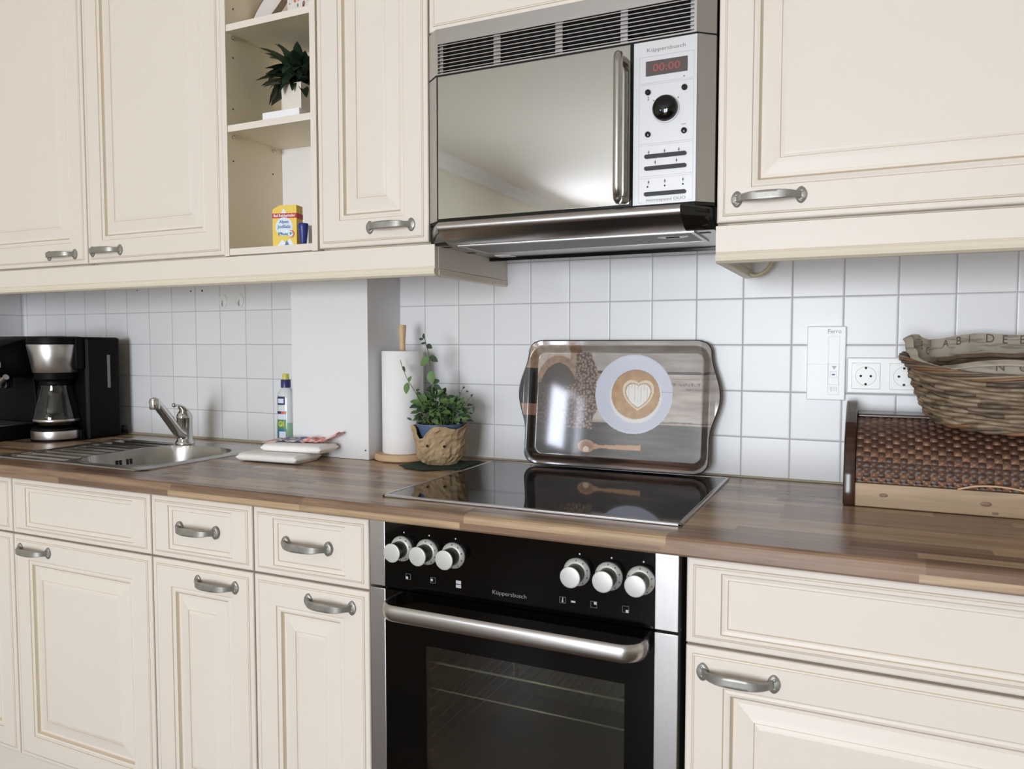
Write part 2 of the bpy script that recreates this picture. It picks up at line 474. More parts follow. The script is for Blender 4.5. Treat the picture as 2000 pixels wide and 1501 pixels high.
# ------------------------------------------------------------------ the room
g = G()
def wq(x0, x1, z0, z1, m): g.poly([(x0, 0, z0), (x1, 0, z0), (x1, 0, z1), (x0, 0, z1)], m)
wq(WL, WR, 0, 0.86, 'plaster'); wq(WL, -1.03, 0.86, 1.53, 'tile_left'); wq(-1.03, WR, 0.86, 1.53, 'tile_right'); wq(WL, WR, 1.53, CH, 'plaster')
wall_back = struct(put('wall_back', g, recalc=False))
for (x, z, r) in ((-1.687, 1.366, .0028), (-1.639, 1.366, .0035), (-1.929, 1.375, .0022)):
    g = G(); g.lathe([(r, -0.0006), (r * .8, -0.0012)], x, 0, 'hole', seg=12, axis='y', cz=z)
    put('drill_hole', g, wall_back)
g = G()
def lq(y0, y1, z0, z1, m): g.poly([(WL, y0, z0), (WL, y1, z0), (WL, y1, z1), (WL, y0, z1)], m)
lq(-.70, 0, 0, .86, 'wallpaint'); lq(-.70, 0, .86, 1.53, 'tile_side'); lq(-.70, 0, 1.53, CH, 'wallpaint'); lq(WINW[1], -.70, 0, CH, 'wallpaint')
lq(WINW[0], WINW[1], 0, WINW[2], 'wallpaint'); lq(WINW[0], WINW[1], WINW[3], CH, 'wallpaint'); lq(YR, WINW[0], 0, CH, 'wallpaint')
struct(put('wall_left', g, recalc=False))
g = G(); g.poly([(WR, YR, 0), (WR, 0, 0), (WR, 0, CH), (WR, YR, CH)], 'wallpaint'); struct(put('wall_right', g, recalc=False))
g = G()
def fq(x0, x1, z0, z1): g.poly([(x0, YR, z0), (x1, YR, z0), (x1, YR, z1), (x0, YR, z1)], 'wallpaint')
fq(WL, DOORW[0], 0, CH); fq(DOORW[0], DOORW[1], 0, DOORW[2]); fq(DOORW[0], DOORW[1], DOORW[3], CH); fq(DOORW[1], WR, 0, CH)
struct(put('wall_front', g, recalc=False))
g = G(); g.poly([(WL, YR, 0), (WR, YR, 0), (WR, 0, 0), (WL, 0, 0)], 'floor'); struct(put('floor', g, recalc=False))
g = G(); g.poly([(WL, YR, CH), (WR, YR, CH), (WR, 0, CH), (WL, 0, CH)], 'ceiling'); struct(put('ceiling', g, recalc=False))
# cornice moulding along the left and far walls
cor = [(0, 0), (0, -.085), (.012, -.085), (.018, -.07), (.035, -.05), (.058, -.032), (.07, -.02), (.085, -.012), (.085, 0)]
g = G(); g.prism([(WL + a, CH + b) for a, b in cor], YR, 0, 'cornice', axis='y'); struct(put('trim_1', g))
g = G(); g.prism([(YR + a, CH + b) for a, b in cor], WL, WR, 'cornice', axis='x'); struct(put('trim_2', g))
# glazing frames of the daylight openings (seen in reflections)
def frame(name, a0, a1, z0, z1, nx, nz, side=False):
    g = G(); w = 0.055
    def fb(a, b, d0, d1, c, d, bev):
        if side: g.box(WL - .04 + d0, WL - .04 + d1, a, b, c, d, 'cornice', bev)
        else: g.box(a, b, YR - .04 + d0, YR - .04 + d1, c, d, 'cornice', bev)
    for a, b, c, d in ((a0, a0 + w, z0, z1), (a1 - w, a1, z0, z1), (a0, a1, z0, z0 + w), (a0, a1, z1 - w, z1)): fb(a, b, .0, .08, c, d, .004)
    for i in range(1, nx):
        x = a0 + (a1 - a0) * i / nx; fb(x - .045, x + .045, .005, .07, z0, z1, .004)
    for i in range(1, nz):
        z = z0 + (z1 - z0) * i / nz; fb(a0, a1, .01, .06, z - .018, z + .018, .003)
    o = struct(put(name, g))
    g = G()
    if side: g.poly([(WL - .01, a0, z0), (WL - .01, a1, z0), (WL - .01, a1, z1), (WL - .01, a0, z1)], 'window_glass')
    else: g.poly([(a0, YR - .01, z0), (a1, YR - .01, z0), (a1, YR - .01, z1), (a0, YR - .01, z1)], 'window_glass')
    put('pane', g, o)
frame('window_1', *WINW, 1, 1, True)
frame('door_1', *DOORW, 2, 1)
# boxed-in pillar on the tiled wall
g = G(); g.box(-1.157, -0.908, -0.150, -0.0, 0.9005, 1.50, 'plaster', 0.0015)
pil = struct(put('wall_pillar', g))
g = G(); g.lathe([(.0022, -.1503), (.0018, -.1512)], -.918, 0, 'hole', seg=12, axis='y', cz=.925); put('screw', g, pil)
# sealing strip between worktop and tiles
g = G(); g.prism([(-.008, .9005), (-.0005, .9005), (-.0005, .907), (-.003, .906)], WL, -1.16, 'seal', axis='x')
g.prism([(-.006, .9005), (-.0005, .9005), (-.0005, .9045), (-.003, .904)], -.906, 1.2, 'seal', axis='x'); struct(put('trim_3', g))
# ------------------------------------------------------------------ handles, doors, cabinets
def make_handle(x, y, z, parent, L=0.107):
    """pewter bow handle: two oval screw plates and a flat bowed grip; y = face it is screwed to"""
    g = G()
    for sx in (-1, 1):
        cx = x + sx * L / 2
        rows = []
        for (k, d) in ((1.0, 0), (1.0, .0018), (.92, .0032), (.6, .0042), (0.05, .0046)):
            ring = []
            for q in range(28):
                a = 2 * pi * q / 28
                rx = 0.0090 * (1 + .12 * cos(2 * a)); rz = 0.0145
                ring.append((cx + cos(a) * rx * k, y - d, z + sin(a) * rz * k))
            rows.append(ring)
        vs = g.grid(rows, 'pewter', closed=True); g.cap(vs[0], 'pewter'); g.cap(vs[-1], 'pewter')
        for dz in (-.0068, .0068):
            g.sphere((cx + sx * .001, y - .0038, z + dz), .0031, 'pewter', sy=.55, u=12, v=8)
            g.box(cx + sx * .001 - .0022, cx + sx * .001 + .0022, y - .0057, y - .005, z + dz - .0004, z + dz + .0004, 'pewter_dark')
    rows = []
    N = 26
    for i in range(N + 1):
        s = -1 + 2 * i / N; a = abs(s)
        px = x + s * (L / 2 - .002)
        dep = .003 + .0225 * (1 - a ** 3.6) ** 0.75 if a < 1 else .003
        hz = .0036 + .0050 * (1 - a ** 2) ** 0.55 + .004 * max(0, a - .90) / .10
        th = .0035 + .0015 * a
        ring = []
        for q in range(14):
            an = 2 * pi * q / 14
            ring.append((px + (th * sin(an) * (-s) * .8), y - dep - th * cos(an) * (.6 if a < .8 else .9), z + hz * sin(an + 0)))
        ring = []
        for q in range(14):
            an = 2 * pi * q / 14
            cxn = cos(an); szn = sin(an)
            nx, ny = (s * a * a * .9), -sqrt(max(0, 1 - (a * a * .9) ** 2))
            cf = min(cxn, .45) * (1.6 if cxn > 0 else 1)
            ring.append((px + cf * th * nx * .9, y - dep + cf * th * ny, z + szn * hz))
        rows.append(ring)
    vs = g.grid(rows, 'pewter', closed=True); g.cap(vs[0], 'pewter'); g.cap(vs[-1], 'pewter')
    return put('handle', g, parent)

DOOR = [(0, 0), (0, .0135), (.0012, .0158), (.0035, .0168), (.0105, .0170), (.0118, .0182), (.0135, .0188), (.0150, .0190), (.0590, .0190),
        (.0605, .0172), (.0625, .0170), (.0660, .0182), (.0700, .0172), (.0725, .0130), (.0745, .0112), (.0800, .0110), (.0990, .0142),
        (.1060, .0158), (.1072, .0146), (.1110, .0158), (.1150, .0166)]
DRAW = [(0, 0), (0, .0135), (.0012, .0158), (.0035, .0168), (.0105, .0170), (.0118, .0182), (.0135, .0188), (.0150, .0190), (.0200, .0190),
        (.0214, .0172), (.0232, .0166), (.0270, .0160), (.0300, .0162), (.0312, .0148), (.0335, .0148)]
def front(g, x0, x1, z0, z1, yb, prof, m='cream', kx=0.0):
    rows = []
    for i, (ins, d) in enumerate(prof):
        ex = ins + (kx * min(1, max(0, (ins - .015) / .005)) if kx else 0)
        # rounded corners of the moulding
        rows.append([(x0 + ex, yb - d, z0 + ins), (x1 - ex, yb - d, z0 + ins), (x1 - ex, yb - d, z1 - ins), (x0 + ex, yb - d, z1 - ins)])
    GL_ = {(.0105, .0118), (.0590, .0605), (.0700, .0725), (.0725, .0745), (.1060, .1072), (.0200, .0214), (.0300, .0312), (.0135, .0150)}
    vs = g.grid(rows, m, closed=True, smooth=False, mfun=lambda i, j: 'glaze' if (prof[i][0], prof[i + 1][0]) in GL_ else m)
    g.cap(vs[0], m); g.cap(vs[-1], m)

YB = -0.556   # backs of the base fronts (faces at -0.575)
YU = -0.341   # backs of the upper fronts (faces at -0.360)
def base_cab(x0, x1, label, handles=(), drawer_handle=None, name='base_cabinet'):
    t = thing(name, label, 'cabinet', ((x0 + x1) / 2, -.30, 0.152))
    g = G()
    for a, b in ((x0 + .001, x0 + .017), (x1 - .017, x1 - .001)): g.box(a, b, YB + .002, -.02, .152, .70, 'carcass'); g.box(a, b, YB + .002, -.02, .70, .868, 'carcass')
    g.box(x0 + .017, x1 - .017, YB + .002, -.02, .152, .168, 'carcass')
    g.box(x0 + .017, x1 - .017, YB + .002, -.53, .715, .735, 'carcass'); g.box(x0 + .017, x1 - .017, YB + .002, -.53, .84, .868, 'carcass')
    g.box(x0 + .017, x1 - .017, -.03, -.022, .152, .868, 'carcass')
    put('body', g, t)
    gp = .0018
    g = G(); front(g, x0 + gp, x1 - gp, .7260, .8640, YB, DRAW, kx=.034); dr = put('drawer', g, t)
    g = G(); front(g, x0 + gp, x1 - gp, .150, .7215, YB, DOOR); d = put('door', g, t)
    if drawer_handle: make_handle(drawer_handle[0], YB - .019, drawer_handle[1], dr)
    for hx, hz in handles: make_handle(hx, YB - .019, hz, d)
    return t
base_cab(-2.195, -1.696, 'cream base cabinet cut off at the far left, under the draining board side')
base_cab(-1.695, -1.201, 'wide cream base cabinet under the sink with blank drawer front', [(-1.61, .688)])
base_cab(-1.200, -0.901, 'narrow cream base cabinet with drawer, directly right of the sink cabinet', [(-1.003, .685)], (-1.057, .797))
base_cab(-0.900, -0.607, 'narrow cream base cabinet with drawer, touching the oven on its left', [(-.701, .686)], (-.758, .796))
base_cab(0.0, 0.600, 'wide cream base cabinet right of the oven with long blank drawer front', [(.083, .684)])
g = G(); g.box(-2.50, -.61, -.53, -.51, 0, .148, 'cream', .001); g.box(-.61, .6, -.53, -.512, 0, .125, 'cream')
tag(origin_to(put('plinth', g), (-1, -.52, 0)), 'cream plinth board along the floor under the base cabinets', 'plinth')

def upper_cab(x0, x1, z0, z1, label, handle=None):
    t = thing('wall_cabinet', label, 'cabinet', ((x0 + x1) / 2, -.18, z0))
    g = G()
    g.box(x0 + .001, x0 + .017, YU + .002, -.002, z0 + .002, z1, 'carcass'); g.box(x1 - .017, x1 - .001, YU + .002, -.002, z0 + .002, z1, 'carcass')
    g.box(x0 + .017, x1 - .017, YU + .002, -.002, z0 + .002, z0 + .018, 'cream_in'); g.box(x0 + .017, x1 - .017, YU + .002, -.002, z1 - .016, z1, 'carcass')
    g.box(x0 + .017, x1 - .017, -.008, -.003, z0 + .018, z1 - .016, 'carcass')
    put('body', g, t)
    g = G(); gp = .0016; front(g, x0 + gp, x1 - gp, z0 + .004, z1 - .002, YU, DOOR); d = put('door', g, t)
    if handle: make_handle(handle[0], YU - .019, handle[1], d)
    return t
ZU, ZT = 1.414, 2.40
upper_cab(-2.178, -1.678, ZU, ZT, 'cream wall cabinet at the far left with its pull at the lower right', (-1.779, 1.446))
upper_cab(-1.677, -1.180, ZU, ZT, 'wide cream wall cabinet left of the open shelf unit', (-1.600, 1.449))
upper_cab(-0.893, -0.599, ZU, ZT, 'narrow cream wall cabinet between open shelves and microwave', (-.695, 1.457))
upper_cab(-0.598, -0.001, 1.848, ZT, 'cream wall cabinet above the microwave')
upper_cab(0.001, 0.600, ZU, ZT, 'large cream wall cabinet right of the microwave above the basket', (.0915, 1.457))
g = G(); g.box(WL, -2.180, YU - .018, -.002, ZU, ZT, 'cream', .001)
tag(origin_to(put('corner_filler', g), (-2.35, -.18, ZU)), 'cream corner panel beside the farthest left wall cabinet', 'panel')

# open shelf unit
def front_mat(g, m='cream'):
    k = g.mi(m); g.bm.normal_update()
    for f in g.bm.faces:
        if f.normal.y < -.6: f.material_index = k
t = thing('shelf_unit', 'cream open shelf unit with adjustable shelves holding a plant and salt box', 'shelf', (-1.036, -.18, ZU))
g = G()
X0, X1 = -1.179, -.894
g.box(X0, X0 + .016, -.360, -.002, ZU, ZT, 'cream_in', .0008); g.box(X1 - .016, X1, -.360, -.002, ZU, ZT, 'cream_in', .0008)
g.box(X0 + .016, X1 - .016, -.358, -.002, ZU + .002, ZU + .018, 'cream_in', .0005); g.box(X0 + .016, X1 - .016, -.358, -.002, ZT - .016, ZT, 'cream_in')
front_mat(g); put('body', g, t)
g = G(); g.box(X0 + .0162, X1 - .0162, -.168, -.160, ZU + .018, 1.7118, 'white_in'); g.box(X0 + .0162, X1 - .0162, -.168, -.160, 1.7118, ZT - .016, 'cream_in'); put('back_panel', g, t)
for z0, z1 in ((1.712, 1.728), (1.950, 1.966)):
    g = G(); g.box(X0 + .0165, X1 - .0165, -.358, -.1685, z0, z1, 'cream_in', .0006); front_mat(g); put('shelf', g, t)
for y, z in ((-.337, 1.946), (-.341, 1.708), (-.202, 1.707), (-.202, 1.946)):
    g = G(); x = X0 + .016
    g.lathe([(.0045, x), (.0045, x + .005), (.003, x + .0055), (.003, x + .010)], 0, y, 'chrome', seg=14, axis='x', cz=z - .0045)
    put('shelf_pin', g, t)
for y, z in ((-.336, 1.895), (-.339, 1.772), (-.341, 1.646), (-.204, 1.642), (-.333, 2.012), (-.204, 1.772)):
    g = G(); x = X0 + .016; g.lathe([(.0022, x + .0002), (.0022, x + .0005)], 0, y, 'hole', seg=12, axis='x', cz=z)
    put('pin_hole', g, t)

# light rails under the wall cabinets
def rail(x0, x1, left_end, right_end, label):
    g = G()
    prof = [(-.345, 1.412), (-.3605, 1.412), (-.3605, 1.366), (-.358, 1.364), (-.3615, 1.3615), (-.364, 1.356), (-.362, 1.350), (-.356, 1.346), (-.345, 1.346)]
    g.prism(prof[:4] + [(-.345, 1.364)], x0, x1, 'cream', axis='x')
    g.prism([(-.345, 1.364), (-.358, 1.364)] + prof[4:], x0, x1, 'cream_edge', axis='x')
    t = put('light_rail', g)
    ends = []
    if right_end: ends.append((x1 - .016, x1 + .0005))
    if left_end: ends.append((x0 - .0005, x0 + .016))
    for a, b in ends:
        gg = G(); gg.box(a, b, -.345, -.001, 1.362, 1.412, 'cream'); gg.box(a - .001, b + .001, -.345, -.001, 1.346, 1.362, 'cream_edge', .003)
        put('end_board', gg, t)
    return tag(origin_to_tree(t, ((x0 + x1) / 2, -.35, 1.346)), label, 'rail')
def origin_to_tree(o, loc):
    origin_to(o, loc)
    for ch in o.children: ch.data.transform(Matrix.Translation(-Vector(loc)))
    return o
rail(WL, -.5835, False, True, 'long cream light rail below the left wall cabinets, ending by the microwave')
rail(0.002, .60, True, False, 'cream light rail under the right wall cabinet')

# cream cable hanging in a loop under the right cabinet
g = G()
pts = [(.004, -.06, 1.412), (.005, -.058, 1.385), (.012, -.056, 1.362), (.026, -.055, 1.348), (.042, -.054, 1.350), (.058, -.053, 1.362), (.068, -.052, 1.383), (.072, -.052, 1.412)]
def smooth_path(P, n=8):
    P = [Vector(p) for p in P]; out = []
    for i in range(len(P) - 1):
        a = P[max(i - 1, 0)]; b = P[i]; c = P[i + 1]; d = P[min(i + 2, len(P) - 1)]
        for k in range(n):
            u = k / n
            out.append(0.5 * ((2 * b) + (c - a) * u + (2 * a - 5 * b + 4 * c - d) * u * u + (3 * b - a - 3 * c + d) * u ** 3))
    out.append(P[-1]); return out
g.tube(smooth_path(pts), .0042, 'cable_cream', seg=10)
tag(origin_to(put('hanging_cable', g), (.04, -.055, 1.412)), 'cream cable hanging in a loop beneath the right wall cabinet', 'cable')

# ------------------------------------------------------------------ worktop
def worktop():
    t = thing('worktop', 'long brown butcher-block worktop carrying sink, hob and bread box', 'worktop', (-.9, -.3, .87))
    g = G()
    F = -.600; Z0, Z1 = .870, .900
    pr = [(-.52, Z0), (F + .004, Z0), (F, Z0 + .004), (F, Z1 - .010), (F + .0015, Z1 - .005), (F + .004, Z1 - .0018), (F + .009, Z1), (-.52, Z1)]
    g.prism(pr, WL + .001, 1.2, 'worktop', axis='x')
    hx0, hx1, hy0 = -1.83, -1.31, -.08
    g.box(WL + .001, hx0, -.52, -.0005, Z0, Z1, 'worktop'); g.box(hx1, 1.2, -.52, -.0005, Z0, Z1, 'worktop')
    g.box(hx0, hx1, hy0, -.0005, Z0, Z1, 'worktop'); g.box(hx0, hx1, -.52, -.50, Z0, Z1, 'worktop')
    bmesh.ops.remove_doubles(g.bm, verts=g.bm.verts[:], dist=1e-5)
    put('slab', g, t)
worktop()

# ------------------------------------------------------------------ sink with draining board
def sink():
    t = thing('sink', 'stainless steel inset sink with ribbed draining board and oval bowl', 'sink', (-1.57, -.29, .9))
    x0, x1, y0, y1 = -1.853, -1.288, -.522, -.058
    NX, NY = 150, 190
    bx0, bx1, by0, by1 = -1.615, -1.322, -.488, -.150
    def sd(x, y, a0, a1, b0, b1, r):
        cx, cy = (a0 + a1) / 2, (b0 + b1) / 2; hx, hy = (a1 - a0) / 2 - r, (b1 - b0) / 2 - r
        qx, qy = abs(x - cx) - hx, abs(y - cy) - hy
        return sqrt(max(qx, 0) ** 2 + max(qy, 0) ** 2) + min(max(qx, qy), 0) - r
    def H(x, y):
        d = -sd(x, y, bx0, bx1, by0, by1, .105)      # >0 inside bowl
        e = -sd(x, y, x0, x1, y0, y1, .025)
        h = .9035 if e > .004 else .9006 + .003 * max(0, e) / .004
        if e > .012: h = .9035 - .002 * min(1, (e - .012) / .006)
        if d > 0:
            s = min(1, d / .042)
            return .9030 - .005 * min(1, d / .006) - .145 * (1 - (1 - s) ** 2.4)
        if d > -.010: return max(h, .9015 + .0022 * (1 - abs(d + .004) / .006)) if abs(d + .004) < .006 else h
        # draining board ribs run along x
        f = -sd(x, y, -1.835, bx0 - .012 + .03 * abs((y + .32) / .2) ** 2, -.505, -.115, .03)
        if f > 0 and d < -.012:
            w = min(1, f / .012)
            k = (y + .505) / .39 * 9.5
            h = .9015 - w * (.0062 - .0060 * max(0.0, cos(2 * pi * k)) ** 1.6)
        return h
    g = G(); rows = []
    for j in range(NY + 1):
        y = y0 + (y1 - y0) * j / NY; r = []
        for i in range(NX + 1):
            x = x0 + (x1 - x0) * i / NX
            # round the sheet's outer corners
            cx, cy = (x0 + x1) / 2, (y0 + y1) / 2; R = .03
            qx, qy = abs(x - cx) - ((x1 - x0) / 2 - R), abs(y - cy) - ((y1 - y0) / 2 - R)
            px, py = x, y
            if qx > 0 and qy > 0:
                l = sqrt(qx * qx + qy * qy); m_ = max(qx, qy)
                px = cx + math.copysign((x1 - x0) / 2 - R + qx * m_ / l, x - cx); py = cy + math.copysign((y1 - y0) / 2 - R + qy * m_ / l, y - cy)
            r.append((px, py, H(px, py)))
        rows.append(r)
    g.grid(rows, 'sink')
    put('basin', g, t, recalc=True)
    g = G()
    for k in (0, 1, 3, 4):   # overflow slots on the left wall of the bowl
        y = -.337 + k * .0110
        g.box(-1.6125, -1.6080, y - .0026, y + .0026, .864, .880, 'hole', .001)
    put('overflow', g, t)
sink()

def tap():
    t = thing('tap', 'chrome single-lever mixer tap standing behind the sink bowl', 'tap', (-1.592, -.122, .903))
    bx, by = -1.592, -.122
    g = G()
    g.lathe([(.027, .902), (.027, .908), (.0235, .912), (.0215, .92), (.0215, .975), (.0225, .978), (.0225, .984), (.021, .990), (.016, .999), (.010, 1.004)], bx, by, 'chrome')
    put('body', g, t)
    g = G()
    d = Vector((.42, -1.0, 0)).normalized()
    P = [Vector((bx, by, .930)) + d * .010, Vector((bx, by, .945)) + d * .045, Vector((bx, by, 0.988)) + d * .10, Vector((bx, by, 1.026)) + d * .150, Vector((bx, by, 1.040)) + d * .170, Vector((bx, by, 1.040)) + d * .184]
    pp = smooth_path(P, 6)
    n = len(pp); g.tube(pp, [.0165 - .0045 * i / n for i in range(n)], 'chrome', seg=18, flat=(1.0, .9))
    put('spout', g, t)
    g = G(); q = P[-2]; g.lathe([(.0125, q.z - .020), (.0135, q.z - .018), (.0135, q.z + .004), (.012, q.z + .010)], q.x + d.x * .004, q.y + d.y * .004, 'chrome', seg=24); put('aerator', g, t)
    g = G()
    P = [(bx, by, 1.0), (bx + d.x * .012, by + d.y * .012, 1.010), (bx + d.x * .035, by + d.y * .035, 1.020), (bx + d.x * .06, by + d.y * .06, 1.022)]
    g.tube(smooth_path(P, 5), [.013, .0128, .0125, .012, .0115, .011, .0105, .0095, .0085, .0075, .007, .0062, .0055, .005, .0048, .0046], 'chrome', seg=14, flat=(.6, 1.1))
    g.sphere((bx + d.x * .062, by + d.y * .062, 1.0225), .0065, 'chrome'); put('lever', g, t)
tap()

# ------------------------------------------------------------------ hob
t = thing('hob', 'black glass ceramic hob with thin steel frame set in the worktop', 'hob', (-.312, -.285, .9))
g = G(); g.box(-.600, -.024, -.520, -.052, .9001, .9040, 'black_gloss', .001); put('glass', g, t)
g = G()
for a in ((-.607, -.600, -.528, -.046), (-.024, -.017, -.528, -.046)): g.box(*a, .9001, .9050, 'steel', .0012)
for a in ((-.607, -.017, -.528, -.520), (-.607, -.017, -.052, -.046)): g.box(*a, .9001, .9050, 'steel', .0012)
put('frame', g, t)

# ------------------------------------------------------------------ oven
def oven():
    t = thing('oven', 'built-in oven with black glass front, six silver knobs and steel handle', 'oven', (-.303, -.3, .13))
    F = -.5745
    XL, XR = -.605, -.007; GL, GR = -.5695, -.0490
    g = G()
    g.box(XL + .004, XR - .004, -.545, -.05, .40, .866, 'black_soft'); g.box(XL + .004, -.53, -.553, -.05, .13, .40, 'black_soft'); g.box(-.09, XR - .004, -.553, -.05, .13, .40, 'black_soft')
    g.box(XL + .004, XR - .004, -.05, -.04, .13, .866, 'black_soft')
    g = G()   # hollow housing
    g.box(XL + .003, -.52, -.552, -.05, .13, .866, 'black_soft'); g.box(-.09, XR - .003, -.552, -.05, .13, .866, 'black_soft')
    g.box(-.52, -.09, -.552, -.05, .662, .866, 'black_soft'); g.box(-.52, -.09, -.552, -.05, .13, .33, 'black_soft'); g.box(-.52, -.09, -.06, -.05, .33, .662, 'black_soft')
    put('housing', g, t)
    # control panel
    g = G(); g.box(GL, GR, F, -.553, .7390, .8660, 'oven_black', .0008); cp = put('control_panel', g, t)
    for a, b in ((XL + .001, GL - .0005), (GR + .0005, XR - .003)):
        g = G(); g.box(a, b, F - .0005, -.553, .7395, .8660, 'steel_v', .001); put('side_strip', g, t)
    yt = F - .0004
    f = lambda cx, cz: (lambda u, v: (cx + u, yt, cz + v))
    g = G(); g.text('Küppersbusch', .0105, 'grey_print', f(-.3085, .7600), width=.066); put('logo', g, cp)
    kx = [-.5305, -.4755, -.4200, -.1815, -.1255, -.0715]
    for x in kx:
        g = G(); g.lathe([(.0016, yt), (.0015, yt - .0003)], x + .004, 0, 'white_print', seg=10, axis='y', cz=.8478); put('marker_dot', g, cp)
    def sq(g, x, z, w, m='white_print'): g.box(x - w / 2, x + w / 2, yt - .0002, yt, z - w / 2, z + w / 2, m)
    def outline(g, x, z, w):
        e = .0005; m = 'grey_print'
        A_ = [(x - w, yt, z - w), (x + w, yt, z - w), (x + w, yt, z + w), (x - w, yt, z + w)]; B_ = [(x - w + e, yt, z - w + e), (x + w - e, yt, z - w + e), (x + w - e, yt, z + w - e), (x - w + e, yt, z + w - e)]
        g.grid([[(p[0], yt - .0001, p[2]) for p in A_], [(p[0], yt - .0001, p[2]) for p in B_]], m, closed=True)
    for x, dx, dz in ((-.518, -.0025, -.0023), (-.464, -.0025, .0005), (-.152, .0025, .0025), (-.097, .0025, -.0030)):
        g = G(); outline(g, x, .765, .0055); sq(g, x + dx, .765 + dz, .0045); put('cooking_zone_symbol', g, cp)
    g = G(); g.box(-.4155, -.4050, yt - .0002, yt, .7655, .7715, 'white_print'); g.box(-.4155, -.4050, yt - .0002, yt, .7580, .7640, 'white_print'); put('oven_symbol', g, cp)
    g = G(); outline(g, -.208, .765, .0055); g.box(-.2087, -.2072, yt - .0002, yt, .762, .769, 'white_print'); sq(g, -.208, .7625, .003); put('temperature_symbol', g, cp)
    g = G(); g.box(-.1925, -.1850, yt - .0002, yt, .763, .766, 'white_print'); put('indicator_light', g, cp)
    for x in kx:
        z = .8172
        g = G(); g.lathe([(.0235, F), (.0240, F - .003), (.0232, F - .005), (.0180, F - .0088), (.0165, F - .0090)], x, 0, 'knobcap', seg=40, axis='y', cz=z)
        for k in range(9):
            a = radians(90 - k * 36)
            cx, cz = x + .0206 * cos(a), z + .0206 * sin(a)
            g.box(cx - .0007, cx + .0007, F - .0082, F - .0070, cz - .0010, cz + .0010, 'hole')
        kn = put('knob', g, t)
        g = G(); g.lathe([(.0160, F - .006), (.0160, F - .034)], x, 0, 'pewter_dark', seg=36, axis='y', cz=z); put('collar', g, kn)
        g = G(); g.lathe([(.0168, F - .033), (.0176, F - .0345), (.0176, F - .0365), (.0170, F - .0371), (.0160, F - .0373), (.001, F - .0373)], x, 0, 'knobcap', seg=40, axis='y', cz=z); put('cap', g, kn)
    # door
    g = G(); D0, D1 = .270, .7350
    wx0, wx1, wz0, wz1 = -.482, -.098, .345, .6390
    for a in ((GL, wx0, D0, D1), (wx1, GR, D0, D1), (wx0, wx1, wz1, D1), (wx0, wx1, D0, wz0)):
        g.box(a[0], a[1], F, -.555, a[2], a[3], 'oven_black')
    dr = put('door', g, t)
    g = G(); g.box(wx0, wx1, F + .0008, F + .003, wz0, wz1, 'oven_glass'); put('window', g, dr)
    for a, b in ((XL + .001, GL - .0005), (GR + .0005, XR - .003)):
        g = G(); g.box(a, b, F - .0005, -.555, D0, D1, 'steel_v', .001); put('edge_strip', g, dr)
    g = G()      # strap handle bent back to the door at both ends
    hx0, hx1, hy, R = -.548, -.059, -.632, .034
    path = [(hx0, F - .0005)]
    for k in range(9):
        a = pi - k * pi / 16
        path.append((hx0 + R + R * cos(a), hy + R - R * sin(a)))
    for k in range(9):
        a = pi / 2 - k * pi / 16
        path.append((hx1 - R + R * cos(a), hy + R - R * sin(a)))
    path.append((hx1, F - .0005))
    rows = []
    n = len(path)
    for i, (px, py) in enumerate(path):
        a = path[max(i - 1, 0)]; b = path[min(i + 1, n - 1)]; tx, ty = b[0] - a[0], b[1] - a[1]; l = sqrt(tx * tx + ty * ty); nx, ny = ty / l, -tx / l   # outward
        if ny > 0 and abs(ny) > .5: nx, ny = -nx, -ny
        ring = []
        for (o_, h) in ((0, -.013), (.003, -.0148), (.006, -.0125), (.0075, -.006), (.0080, 0), (.0075, .006), (.006, .0125), (.003, .0148), (0, .013)):
            ring.append((px + nx * (o_ - .004), py + ny * (o_ - .004), .7125 + h))
        rows.append(ring)
    vs = g.grid(rows, 'steel', closed=True); g.cap(vs[0], 'steel'); g.cap(vs[-1], 'steel')
    put('handle', g, dr)
    # cavity and rack behind the window
    g = G()
    a = .515; c0, c1, d0, d1 = -.515, -.095, .335, .655
    g.poly([(c0, -.55, d0), (c0, -.08, d0), (c0, -.08, d1), (c0, -.55, d1)], 'enamel'); g.poly([(c1, -.55, d0), (c1, -.08, d0), (c1, -.08, d1), (c1, -.55, d1)], 'enamel')
    g.poly([(c0, -.55, d0), (c1, -.55, d0), (c1, -.08, d0), (c0, -.08, d0)], 'enamel'); g.poly([(c0, -.55, d1), (c1, -.55, d1), (c1, -.08, d1), (c0, -.08, d1)], 'enamel')
    g.poly([(c0, -.08, d0), (c1, -.08, d0), (c1, -.08, d1), (c0, -.08, d1)], 'enamel')
    put('cavity', g, t)
    for z, rad in ((.589, .0022), (.537, .0016)):
        g = G()
        g.tube([(c0 + .004, -.53, z), (c1 - .004, -.53, z)], rad, 'rackwire', seg=8); g.tube([(c0 + .004, -.12, z), (c1 - .004, -.12, z)], .0022, 'rackwire', seg=8)
        for k in range(15):
            x = c0 + .02 + k * .027; g.tube([(x, -.53, z + .001), (x, -.12, z + .001)], .0009, 'pewter_dark', seg=6)
        put('rack', g, t)
    for xr in (c0 + .010, c1 - .010):
        g = G()
        for k in range(9):
            z = .62 - k * .027; g.tube([(xr, -.53, z), (xr, -.12, z)], .0014, 'rackwire', seg=6); g.sphere((xr, -.531, z), .0024, 'rackwire', u=8, v=6)
        for y_ in (-.52, -.13): g.tube([(xr, y_, .630), (xr, y_, .39)], .0014, 'rackwire', seg=6)
        put('side_rail', g, t)
oven()

